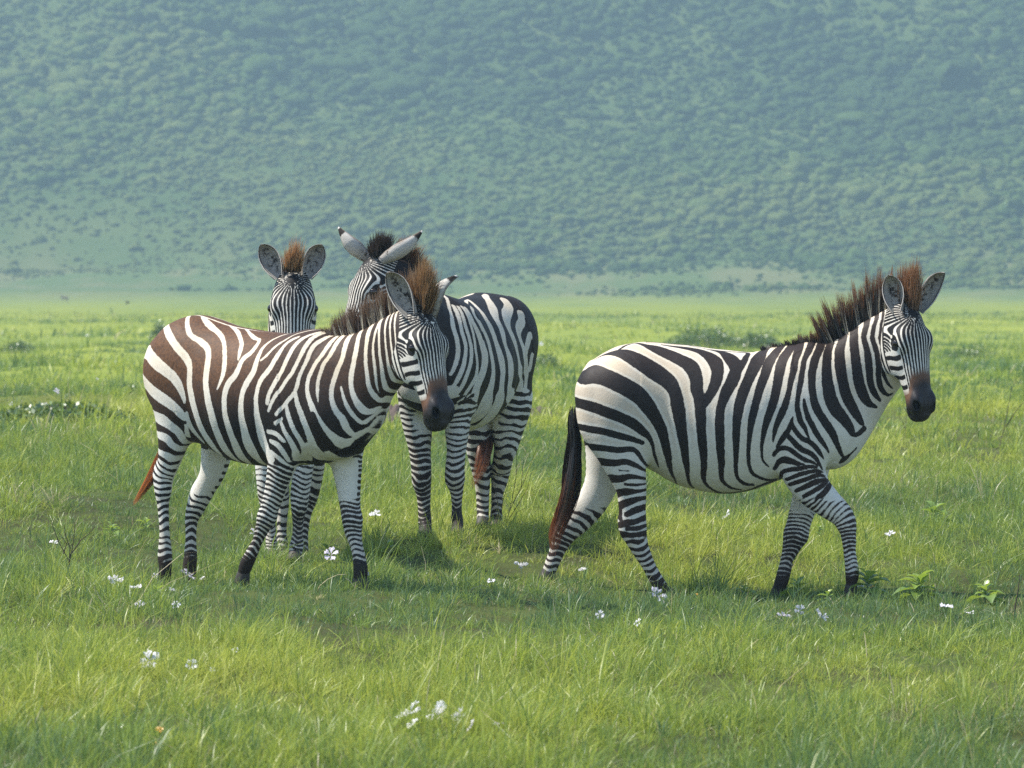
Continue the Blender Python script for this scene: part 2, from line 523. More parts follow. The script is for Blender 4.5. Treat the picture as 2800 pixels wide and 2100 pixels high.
def strands(root, tip, width, bend, rng, segs=4, twist=None):
    """tapered flat hairs: root and tip (N,3), bend (N,3) pushes the middle"""
    n = len(root); ax = unit(tip-root)
    side = unit(np.cross(ax, rng.normal(size=(n, 3))))
    V = []; A = []
    for i in range(segs+1):
        u = i/segs
        c = root*(1-u)+tip*u+bend*(4*u*(1-u))*.5+bend*.0
        w = (width*(1-u)**.7*.5+.0002)[:, None]
        V += [c-side*w, c+side*w]; A += [np.full(n, u), np.full(n, u)]
    V = np.stack(V, 1); A = np.stack(A, 1)
    m = (segs+1)*2
    F = np.array([[2*i, 2*i+1, 2*i+3, 2*i+2] for i in range(segs)])
    F = (np.arange(n)[:, None, None]*m+F[None]).reshape(-1, 4)
    return V.reshape(-1, 3), F, A.reshape(-1), m

def mane_mesh(paths, n, rng, zb, look, seed):
    roots = []; tips = []; par = []
    for pi, path in enumerate(paths):
        r = catmull(path, 8); seg = np.linalg.norm(np.diff(r[:, :3], axis=0), axis=1); cum = np.r_[0, np.cumsum(seg)]
        frac = cum[-1]
        m = int(n*frac*(2.0 if pi else 1))
        u = rng.uniform(0, cum[-1], m)
        cl = .008*np.sin(u*190+seed)+.005*np.sin(u*410+1)      # locks gather
        I = lambda uu: np.stack([np.interp(uu, cum, r[:, k]) for k in range(6)], 1)
        a = I(u); b = I(np.clip(u+cl, 0, cum[-1]))
        lat = rng.normal(0, .013, m)
        sdv = np.array([0, 1., 0]) if pi == 0 else zb.hs
        R = a[:, :3]+sdv*lat[:, None]-np.array([0, 0, .006])
        vec = b[:, 3:]-b[:, :3]
        ln = rng.uniform(.62, 1.05, m)*(1+.14*np.sin(u*95+seed*2)+.10*np.sin(u*233+seed))
        T = b[:, :3]+sdv*(lat*1.1+.012*np.sin(u*60))[:, None]+vec*ln[:, None]+rng.normal(0, .007 if pi == 0 else .016, (m, 3))
        roots.append(R); tips.append(T); par.append(np.c_[np.full(m, pi), u])
    R = np.vstack(roots); T = np.vstack(tips); P = np.vstack(par)
    L = np.linalg.norm(T-R, axis=1)
    V, F, A, m = strands(R, T, rng.uniform(.0025, .0048, len(R)), rng.normal(0, 1, (len(R), 3))*L[:, None]*.05, rng)
    # the coat's stripes run on into the mane
    s = np.full(len(R), -.03 if look['dark'] else .03)
    s = stroke_paint(s, R[:, 0], zb.unroll(R-[0, 0, .012]), zb.sp['strokes']) if zb.sp['strokes'] else np.cos(R[:, 0]*60)
    white = (s > .002)*(P[:, 0] == 0)*rng.uniform(.35, 1, len(R))
    return V, F, dict(u=A*np.repeat(np.clip(L/.10, .25, 1), m), white=np.repeat(white, m), rnd=np.repeat(rng.uniform(0, 1, len(R)), m), fore=np.repeat(P[:, 0], m))

def tail_mesh(path, n, rng):
    r = catmull(path, 6); cum = np.r_[0, np.cumsum(np.linalg.norm(np.diff(r[:, :3], axis=0), axis=1))]; Lt = cum[-1]
    u0 = rng.uniform(0, .72, n)**1.1; u1 = np.clip(u0+rng.uniform(.28, .5, n), 0, rng.uniform(.86, 1.02, n))
    ang = rng.uniform(0, 6.283, n); rr = np.sqrt(rng.uniform(0, 1, n))
    segs = 6; V = []; A = []
    for i in range(segs+1):
        u = u0+(u1-u0)*i/segs
        c = np.stack([np.interp(u*Lt, cum, r[:, k]) for k in range(4)], 1)
        ext = np.clip(u-1, 0, 1)[:, None]*Lt*np.array([0, 0, -1.])
        off = np.stack([np.cos(ang), np.sin(ang)*.8, 0*ang], 1)*(rr*c[:, 3]*(1+.12*np.sin(u*14+ang*3)))[:, None]
        pos = c[:, :3]+off+ext
        w = (rng.uniform(.0022, .0042, n) if i == 0 else w0)*(1-.8*i/segs); w0 = w if i == 0 else w0
        sdv = np.stack([-np.sin(ang*1.7), np.cos(ang*1.7), 0*ang], 1)*(w*.5)[:, None]
        V += [pos-sdv, pos+sdv]; A += [u, u]
    V = np.stack(V, 1); A = np.stack(A, 1); m = (segs+1)*2
    F = np.array([[2*i, 2*i+1, 2*i+3, 2*i+2] for i in range(segs)])
    F = (np.arange(n)[:, None, None]*m+F[None]).reshape(-1, 4)
    return V.reshape(-1, 3), F, dict(u=A.reshape(-1), rnd=np.repeat(rng.uniform(0, 1, n), m), white=np.zeros(n*m), fore=np.zeros(n*m))

def hoof_mesh(a, b, r0, r1):
    """tapered hoof from pastern a to sole b, sloped at the toe"""
    ax = unit(b-a); fwd = unit(np.array([1., 0, 0])-ax[0]*ax); sd = np.cross(ax, fwd)
    V = []; n = 18
    for u, rad in ((-.25, r0*.80), (0, r0*1.0), (.1, r0*1.05), (.5, (r0+r1)*.52), (.95, r1), (1, r1*.93), (1, 0.001)):
        for k in range(n):
            q = 2*math.pi*k/n
            V.append(a+(b-a)*u+fwd*(math.cos(q)*rad*1.12+.006*u)+sd*(math.sin(q)*rad))
    F = [[i*n+k, i*n+(k+1) % n, (i+1)*n+(k+1) % n, (i+1)*n+k] for i in range(6) for k in range(n)]
    return np.array(V), np.array(F)

def sphere_mesh(c, r, nu=12, nv=16):
    V = []; 
    for i in range(nu+1):
        a = math.pi*i/nu
        for j in range(nv):
            b = 2*math.pi*j/nv
            V.append(c+r*np.array([math.sin(a)*math.cos(b), math.sin(a)*math.sin(b), math.cos(a)]))
    F = [[i*nv+j, i*nv+(j+1) % nv, (i+1)*nv+(j+1) % nv, (i+1)*nv+j] for i in range(nu) for j in range(nv)]
    return np.array(V), np.array(F)[:, ::-1]
# ---------------------------------------------------------------- zebras: joints, sections and stripes in each animal's own metres (x forward, y left, z up)
ZEBRAS = {
 'A': {
  'loc': [-1.2872,23.5,0.12],
  'yaw': -40,
  'torso': [(-0.555,0,1.25,0.8,0.17),(-0.5,0,1.305,0.76,0.195),(-0.4,0,1.345,0.71,0.22),(-0.27,0,1.325,0.665,0.245),(-0.12,0,1.295,0.615,0.26),(0.02,0,1.28,0.6,0.26),(0.2,0,1.262,0.6,0.25),(0.34,0,1.255,0.605,0.225),(0.46,0,1.22,0.62,0.195),(0.53,0,1.14,0.65,0.17)],
  'neck': [[0.5505,-0.0,0.9712,0.2979,0.155],[0.6843,0.0,1.0207,0.2611,0.13],[0.7971,0.0,1.1045,0.193,0.1],[0.9172,-0.0,1.1845,0.1652,0.09],[1.0386,-0.02,1.248,0.1439,0.085]],
  'head': {'o': [1.1535,-0.02,1.3964],'ax': [0.2946,-0.04,-1.0],'n': [0.9903,-0.1392,0.14],'L': 0.585,'w': 0.98},
  'legs': [{'kind': 'hind','side': -1,'pts': [[-0.3946,-0.12,1.056,0.1563,0.1],[-0.3961,-0.14,0.9082,0.1563,0.1],[-0.4224,-0.145,0.7875,0.114,0.085],[-0.4432,-0.145,0.6888,0.0791,0.07],[-0.474,-0.14,0.6064,0.0607,0.055],[-0.5103,-0.14,0.5312,0.057,0.046],[-0.5156,-0.14,0.4604,0.0478,0.042],[-0.5158,-0.14,0.3823,0.0314,0.0294],[-0.5057,-0.14,0.2469,0.0265,0.0258],[-0.5034,-0.14,0.1262,0.0405,0.034],[-0.5009,-0.14,0.063,0.0331,0.032],[-0.5088,-0.14,-0.0042,0.0349,0.034]],'joint': 5},{'kind': 'hind','side': 1,'pts': [[-0.3679,0.12,1.053,0.1471,0.1],[-0.3795,0.14,0.8472,0.1379,0.1],[-0.4052,0.145,0.6785,0.0919,0.08],[-0.4389,0.145,0.5505,0.0699,0.062],[-0.483,0.145,0.48,0.0607,0.052],[-0.5271,0.145,0.4169,0.0588,0.046],[-0.5636,0.145,0.3558,0.0515,0.042],[-0.5897,0.145,0.2948,0.0365,0.0313],[-0.5951,0.145,0.2081,0.0298,0.0258],[-0.5979,0.145,0.1027,0.0368,0.033],[-0.6085,0.145,0.0233,0.0386,0.034],[-0.593,0.145,-0.0401,0.0368,0.034]],'joint': 5},{'kind': 'fore','side': -1,'pts': [[0.3786,-0.14,0.9384,0.1379,0.07],[0.3584,-0.145,0.775,0.1214,0.07],[0.3166,-0.14,0.665,0.0883,0.066],[0.2945,-0.135,0.5917,0.0772,0.058],[0.2626,-0.13,0.5089,0.0625,0.05],[0.2302,-0.13,0.4297,0.0515,0.045],[0.1928,-0.13,0.3483,0.046,0.042],[0.1578,-0.13,0.2742,0.0349,0.032],[0.1277,-0.13,0.2183,0.0265,0.0258],[0.0901,-0.13,0.1585,0.0313,0.032],[0.055,-0.13,0.1059,0.0349,0.034],[0.0348,-0.13,0.0575,0.0294,0.03]],'joint': 6},{'kind': 'fore','side': 1,'pts': [[0.4609,0.12,0.8802,0.1103,0.07],[0.4857,0.125,0.7347,0.1011,0.07],[0.5002,0.125,0.6074,0.0883,0.062],[0.5124,0.125,0.4983,0.068,0.052],[0.5221,0.125,0.4074,0.057,0.046],[0.5343,0.125,0.3349,0.0496,0.043],[0.544,0.125,0.2714,0.046,0.04],[0.5635,0.125,0.2084,0.0347,0.0294],[0.583,0.125,0.1453,0.0349,0.031],[0.5927,0.125,0.0856,0.0386,0.034],[0.5902,0.125,0.0364,0.0349,0.034]],'joint': 5}],
  'extra': [((-0.43,-0.11,1.08),(0.18,0.12,0.2)),((-0.43,0.11,1.08),(0.18,0.12,0.2)),((0.4,-0.1,0.98),(0.15,0.09,0.23)),((0.4,0.1,0.98),(0.15,0.09,0.23)),((0.58,0,0.86),(0.1,0.14,0.14))],
  'ears': [([1.1122,-0.0778,1.353],[1.0195,-0.1556,1.5635],[0.2849,-0.9619,0.1],0.12,0),([1.1297,0.0471,1.3531],[1.2259,0.1278,1.546],[0.3297,0.9294,0.1],0.098,1)],
  'mane': [[[0.2995,0.0,1.2484,0.2896,-0.0,1.263],[0.3735,0.0,1.2416,0.3612,0.0,1.2652],[0.4473,0.0,1.2312,0.4179,-0.0,1.2746],[0.5257,-0.0,1.2209,0.4866,0.0,1.2914],[0.5696,0.0,1.2248,0.5307,-0.0,1.3369],[0.6354,0.0,1.2343,0.5893,0.0,1.3624],[0.7154,-0.0,1.2583,0.6816,-0.0,1.4024],[0.7733,-0.0,1.2785,0.7493,0.0,1.4242],[0.848,-0.0,1.3166,0.8264,0.0,1.4638],[0.9526,-0.01,1.3565,0.936,-0.01,1.5069],[1.0169,-0.01,1.3817,0.9884,-0.01,1.5444]],[[1.0731,-0.02,1.4176,1.0258,-0.02,1.5425],[1.1158,-0.02,1.4141,1.1064,-0.02,1.5815],[1.1535,-0.02,1.3999,1.1819,-0.02,1.6133],[1.1629,-0.02,1.3644,1.2007,-0.02,1.5138]]],
  'tail': [[-0.58,0.06,1.12,0.022],[-0.6,0.1,1.0,0.026],[-0.6,0.11,0.86,0.03],[-0.6944,0.06,0.665,0.0294],[-0.7087,0.01,0.5534,0.0368],[-0.7882,0.0,0.452,0.0276],[-0.8621,-0.0,0.3746,0.011]],
  'strokes': [('w',[(-0.541,1.371,0.023),(-0.411,1.263,0.023),(-0.337,1.201,0.021),(-0.261,1.138,0.02),(-0.229,1.086,0.016),(-0.222,1.01,0.019),(-0.208,0.936,0.023),(-0.191,0.861,0.023),(-0.174,0.771,0.024),(-0.153,0.711,0.024),(-0.139,0.66,0.021)]),('w',[(-0.522,1.606,0.012),(-0.422,1.469,0.012),(-0.363,1.388,0.012),(-0.285,1.283,0.014),(-0.209,1.242,0.018),(-0.143,1.186,0.018),(-0.118,1.106,0.02),(-0.107,1.022,0.02),(-0.088,0.938,0.022),(-0.067,0.839,0.023),(-0.059,0.749,0.025),(-0.059,0.673,0.028),(-0.047,0.621,0.014)]),('w',[(-0.547,1.689,0.01),(-0.424,1.572,0.01),(-0.351,1.504,0.01),(-0.231,1.39,0.021),(-0.139,1.327,0.016),(-0.055,1.233,0.012),(-0.005,1.12,0.015),(0.002,1.05,0.014),(-0.025,0.981,0.004)]),('w',[(-0.254,1.544,0.009),(-0.178,1.479,0.009),(-0.066,1.384,0.014),(0.034,1.271,0.011),(0.067,1.196,0.012),(0.076,1.142,0.007)]),('w',[(-0.079,1.469,0.008),(-0.004,1.402,0.008),(0.096,1.311,0.014),(0.142,1.285,0.01),(0.146,1.199,0.015),(0.107,1.146,0.015),(0.088,1.067,0.017),(0.043,0.999,0.017),(0.027,0.939,0.018),(0.022,0.865,0.018),(0.029,0.791,0.022),(0.03,0.715,0.026),(0.014,0.628,0.028)]),('w',[(0.252,1.422,0.007),(0.23,1.325,0.007),(0.208,1.231,0.01),(0.203,1.161,0.014),(0.2,1.079,0.017),(0.169,1.016,0.017),(0.143,0.956,0.017),(0.128,0.867,0.02),(0.126,0.767,0.025),(0.119,0.677,0.033),(0.113,0.615,0.018)]),('w',[(0.437,1.355,0.006),(0.361,1.289,0.006),(0.303,1.239,0.008),(0.257,1.167,0.008),(0.229,1.141,0.006)]),('w',[(0.412,1.26,0.008),(0.363,1.23,0.012),(0.336,1.169,0.015),(0.309,1.096,0.016),(0.263,1.033,0.015),(0.238,0.967,0.014),(0.232,0.893,0.016),(0.234,0.794,0.025),(0.242,0.695,0.035),(0.287,0.637,0.028)]),('w',[(0.503,1.352,0.01),(0.455,1.264,0.01),(0.43,1.218,0.012),(0.41,1.157,0.013),(0.387,1.078,0.013),(0.352,1.013,0.013),(0.321,0.958,0.012),(0.31,0.919,0.011)]),('w',[(0.481,1.352,0.01),(0.482,1.252,0.01),(0.482,1.199,0.011),(0.471,1.125,0.01),(0.446,1.057,0.011),(0.394,0.989,0.01),(0.344,0.929,0.01),(0.316,0.88,0.008)]),('w',[(0.553,1.334,0.012),(0.525,1.238,0.012),(0.513,1.199,0.01),(0.512,1.131,0.009),(0.496,1.053,0.009),(0.48,0.98,0.01),(0.431,0.926,0.01),(0.363,0.863,0.009)]),('w',[(-0.632,1.175,0.033),(-0.475,1.111,0.033),(-0.392,1.077,0.029),(-0.33,1.039,0.027),(-0.291,0.995,0.023),(-0.27,0.94,0.014),(-0.265,0.91,0.007)]),('w',[(-0.675,1.051,0.029),(-0.52,0.981,0.029),(-0.435,0.942,0.031),(-0.365,0.908,0.028),(-0.32,0.874,0.026),(-0.289,0.839,0.022),(-0.273,0.829,0.011)]),('w',[(-0.75,0.897,0.022),(-0.585,0.858,0.022),(-0.433,0.822,0.029),(-0.383,0.793,0.024),(-0.345,0.758,0.021),(-0.344,0.706,0.009)]),('w',[(-0.732,0.783,0.014),(-0.564,0.757,0.014),(-0.429,0.736,0.021),(-0.391,0.697,0.018),(-0.366,0.676,0.016),(-0.326,0.677,0.01)]),('w',[(-0.709,0.728,0.012),(-0.546,0.677,0.012),(-0.43,0.641,0.018),(-0.399,0.625,0.016),(-0.354,0.636,0.012)]),('w',[(-0.719,0.648,0.012),(-0.554,0.611,0.012),(-0.456,0.589,0.014),(-0.422,0.584,0.011),(-0.382,0.595,0.008)]),('w',[(-0.263,0.855,0.009),(-0.268,0.809,0.014),(-0.26,0.759,0.016),(-0.235,0.713,0.012)]),('w',[(-0.291,0.789,0.01),(-0.311,0.742,0.011)]),('w',[(0.589,1.328,0.012),(0.579,1.228,0.012),(0.573,1.165,0.01),(0.555,1.102,0.01),(0.54,1.029,0.01),(0.546,0.971,0.011),(0.575,0.898,0.015),(0.605,0.83,0.018),(0.629,0.771,0.025),(0.661,0.727,0.031),(0.696,0.716,0.028),(0.744,0.741,0.017),(0.809,0.79,0.008)]),('w',[(0.627,1.333,0.014),(0.617,1.233,0.014),(0.61,1.165,0.01),(0.595,1.107,0.009),(0.592,1.039,0.008),(0.595,0.981,0.007),(0.605,0.928,0.002)]),('w',[(0.668,1.339,0.016),(0.673,1.239,0.016),(0.678,1.156,0.013),(0.664,1.078,0.012),(0.657,0.996,0.01),(0.664,0.933,0.01),(0.681,0.884,0.012),(0.706,0.84,0.015),(0.715,0.791,0.016),(0.734,0.761,0.014),(0.766,0.776,0.007),(0.812,0.806,0.005),(0.85,0.86,0.004)]),('w',[(0.698,1.001,0.004),(0.714,0.947,0.007),(0.735,0.894,0.01),(0.761,0.85,0.011),(0.788,0.826,0.01),(0.828,0.855,0.006),(0.864,0.894,0.004)]),('w',[(0.722,1.367,0.014),(0.74,1.268,0.014),(0.753,1.201,0.015),(0.75,1.132,0.015),(0.744,1.06,0.014),(0.75,0.992,0.012),(0.769,0.938,0.015),(0.797,0.894,0.02),(0.827,0.882,0.014),(0.863,0.904,0.005)]),('w',[(0.804,1.386,0.017),(0.812,1.286,0.017),(0.818,1.216,0.013),(0.822,1.143,0.011),(0.832,1.07,0.011),(0.84,1.007,0.011),(0.856,0.963,0.013),(0.876,0.936,0.011),(0.903,0.953,0.006)]),('w',[(0.877,1.398,0.009),(0.87,1.298,0.009),(0.865,1.226,0.007),(0.871,1.158,0.008),(0.88,1.08,0.008),(0.879,1.022,0.006),(0.88,0.973,0.002)]),('w',[(0.857,1.415,0.009),(0.882,1.318,0.009),(0.902,1.241,0.008),(0.912,1.168,0.008),(0.918,1.095,0.01),(0.916,1.037,0.011),(0.917,0.993,0.012),(0.929,0.98,0.01)]),('w',[(0.915,1.436,0.009),(0.933,1.338,0.009),(0.951,1.241,0.006),(0.962,1.159,0.008),(0.961,1.081,0.012),(0.964,1.037,0.012),(0.979,1.024,0.009)]),('w',[(0.947,1.45,0.008),(0.969,1.352,0.008),(0.988,1.265,0.006),(1.007,1.179,0.008),(1.025,1.111,0.013),(1.059,1.053,0.01)]),('w',[(0.968,1.452,0.006),(0.999,1.357,0.006),(1.028,1.266,0.005),(1.047,1.193,0.006),(1.062,1.121,0.007)]),('w',[(0.514,0.685,0.041),(0.527,0.644,0.027),(0.566,0.632,0.038),(0.599,0.67,0.014),(0.904,0.723,0.008)]),('w',[(0.479,0.98,0.009),(0.49,0.921,0.012),(0.514,0.858,0.015),(0.533,0.785,0.018),(0.528,0.715,0.022),(0.487,0.654,0.021)]),('w',[(0.425,0.925,0.006),(0.435,0.862,0.013),(0.455,0.798,0.013),(0.478,0.739,0.013),(0.472,0.684,0.012),(0.431,0.637,0.012)]),('w',[(0.395,0.844,0.007),(0.352,0.819,0.01)]),('w',[(0.385,0.832,0.008),(0.403,0.783,0.012),(0.427,0.734,0.014),(0.435,0.684,0.013),(0.408,0.633,0.008)]),('w',[(0.293,0.776,0.011),(0.351,0.767,0.013),(0.383,0.738,0.012),(0.399,0.729,0.005)]),('w',[(0.301,0.727,0.01),(0.353,0.708,0.015),(0.381,0.664,0.014),(0.385,0.629,0.006)]),('w',[(0.297,0.672,0.011),(0.344,0.643,0.012),(0.369,0.614,0.011),(0.383,0.603,0.009)]),('k',[(0.578,0.864,0.016),(0.598,0.795,0.017),(0.613,0.731,0.02),(0.62,0.676,0.022),(0.653,0.673,0.021),(0.7,0.698,0.015),(0.729,0.729,0.009),(0.786,0.77,0.004)])],
 },
 'B': {
  'loc': [1.0759,25.0,-0.04],
  'yaw': 0,
  'torso': [[-0.6415,0.0,1.2586,0.8104,0.17],[-0.5769,0.0,1.2977,0.7555,0.21],[-0.4889,0.0,1.3388,0.7183,0.24],[-0.3519,0.0,1.3584,0.687,0.26],[-0.1758,0.0,1.3447,0.593,0.285],[0.0395,0.0,1.3192,0.546,0.3],[0.2156,0.0,1.3075,0.5695,0.285],[0.3722,0.0,1.3231,0.6282,0.245],[0.5287,0.0,1.329,0.6635,0.205],[0.6265,0.0,1.2605,0.6929,0.18]],
  'neck': [[0.5482,0.0,1.0452,0.3073,0.16],[0.6802,0.0,1.0942,0.2655,0.13],[0.8121,0.0,1.2135,0.2173,0.105],[0.9171,-0.03,1.3176,0.1879,0.092],[0.9918,-0.07,1.4079,0.1476,0.085]],
  'head': {'o': [1.0429,-0.2,1.5663],'ax': [0.15,-0.16,-1.0],'n': [0.5,-0.866,0.16],'L': 0.605,'w': 1.0},
  'legs': [{'kind': 'hind','side': -1,'pts': [[-0.554,-0.12,1.0968,0.1761,0.1],[-0.5234,-0.145,0.9125,0.1878,0.11],[-0.4884,-0.15,0.7569,0.1291,0.095],[-0.4591,-0.15,0.6538,0.0998,0.078],[-0.4395,-0.145,0.5679,0.0802,0.06],[-0.4354,-0.14,0.4644,0.0724,0.047],[-0.4295,-0.14,0.367,0.0724,0.043],[-0.4021,-0.135,0.2791,0.0528,0.037],[-0.3514,-0.135,0.1758,0.037,0.0285],[-0.3162,-0.13,0.1092,0.0372,0.031],[-0.285,-0.13,0.0585,0.0372,0.034],[-0.2577,-0.13,0.0253,0.0333,0.034]],'joint': 6},{'kind': 'hind','side': 1,'pts': [[-0.5411,0.12,1.0719,0.1565,0.1],[-0.5405,0.145,0.8745,0.1565,0.1],[-0.564,0.15,0.7167,0.1174,0.09],[-0.5935,0.15,0.5985,0.0939,0.07],[-0.6427,0.145,0.4963,0.0841,0.055],[-0.7117,0.14,0.4118,0.0782,0.045],[-0.7688,0.14,0.3527,0.0704,0.043],[-0.8081,0.14,0.2877,0.0528,0.036],[-0.8396,0.14,0.2147,0.0411,0.031],[-0.8632,0.14,0.1556,0.0391,0.034],[-0.879,0.14,0.1162,0.0352,0.034]],'joint': 6},{'kind': 'fore','side': -1,'pts': [[0.4412,-0.15,1.0002,0.1663,0.075],[0.4606,-0.155,0.8252,0.1565,0.075],[0.4728,-0.15,0.6791,0.1213,0.07],[0.5241,-0.14,0.5813,0.0998,0.06],[0.6024,-0.135,0.5032,0.0802,0.05],[0.6769,-0.13,0.4386,0.0646,0.044],[0.7081,-0.13,0.3763,0.0528,0.042],[0.716,-0.13,0.3022,0.0333,0.03],[0.7219,-0.13,0.2398,0.0333,0.029],[0.7318,-0.13,0.1716,0.0352,0.0313],[0.7358,-0.13,0.1189,0.0372,0.034],[0.7319,-0.13,0.0721,0.0293,0.028],[0.73,-0.13,0.0487,0.0313,0.03]],'joint': 7},{'kind': 'fore','side': 1,'pts': [[0.499,0.15,0.9531,0.1369,0.07],[0.5288,0.15,0.7561,0.1174,0.07],[0.5289,0.15,0.6182,0.09,0.065],[0.5029,0.14,0.5004,0.0743,0.055],[0.4732,0.135,0.4022,0.0665,0.047],[0.4493,0.13,0.3177,0.0646,0.043],[0.4258,0.13,0.2449,0.0489,0.034],[0.4042,0.13,0.1858,0.0352,0.0276],[0.3905,0.13,0.1267,0.0372,0.032],[0.3748,0.13,0.0675,0.0372,0.034],[0.3552,0.13,0.0124,0.0333,0.032]],'joint': 5}],
  'extra': [([-0.5019,-0.14,1.0778],[0.17,0.12,0.19]),([-0.4954,0.14,1.0715],[0.17,0.12,0.19]),([0.493,-0.1,1.0184],[0.15,0.1,0.24]),([0.5056,0.1,1.0134],[0.15,0.1,0.24]),([0.6658,0.0,0.8691],[0.11,0.13,0.13])],
  'ears': [([0.9684,-0.2004,1.5211],[0.9223,-0.2004,1.7156],[-0.3,-1.0,0.1],0.118,0),([1.083,-0.133,1.5275],[1.2234,-0.133,1.7295],[0.55,-0.85,0.1],0.11,0)],
  'mane': [[[0.2642,0.0,1.3055,0.2505,0.0,1.329],[0.3913,0.0,1.3192,0.3678,0.0,1.3525],[0.4989,0.0,1.3231,0.4812,0.0,1.3975],[0.5772,0.0,1.3251,0.5477,0.0,1.4112],[0.6026,0.0,1.3251,0.5398,0.0,1.4659],[0.6261,0.0,1.3329,0.528,0.0,1.509],[0.6788,0.0,1.3642,0.6101,0.0,1.5716],[0.7433,0.0,1.4053,0.7078,0.0,1.6107],[0.798,0.0,1.4405,0.7742,0.0,1.6693],[0.8621,-0.03,1.4857,0.8598,-0.03,1.7162],[0.9378,-0.06,1.5249,0.9531,-0.06,1.7297]],[[0.9897,-0.14,1.5486,0.9816,-0.14,1.7294],[1.0454,-0.17,1.5526,1.0606,-0.17,1.7701],[1.0632,-0.19,1.5255,1.0861,-0.19,1.7428]]],
  'tail': [[-0.7393,0.0,1.0159,0.0235],[-0.7511,0.0,0.9376,0.0313],[-0.7412,0.0,0.8397,0.0372],[-0.751,0.0,0.6831,0.0509],[-0.7686,0.0,0.546,0.0528],[-0.8017,0.01,0.4279,0.0489],[-0.8408,0.02,0.3196,0.0391],[-0.8563,0.03,0.221,0.0156]],
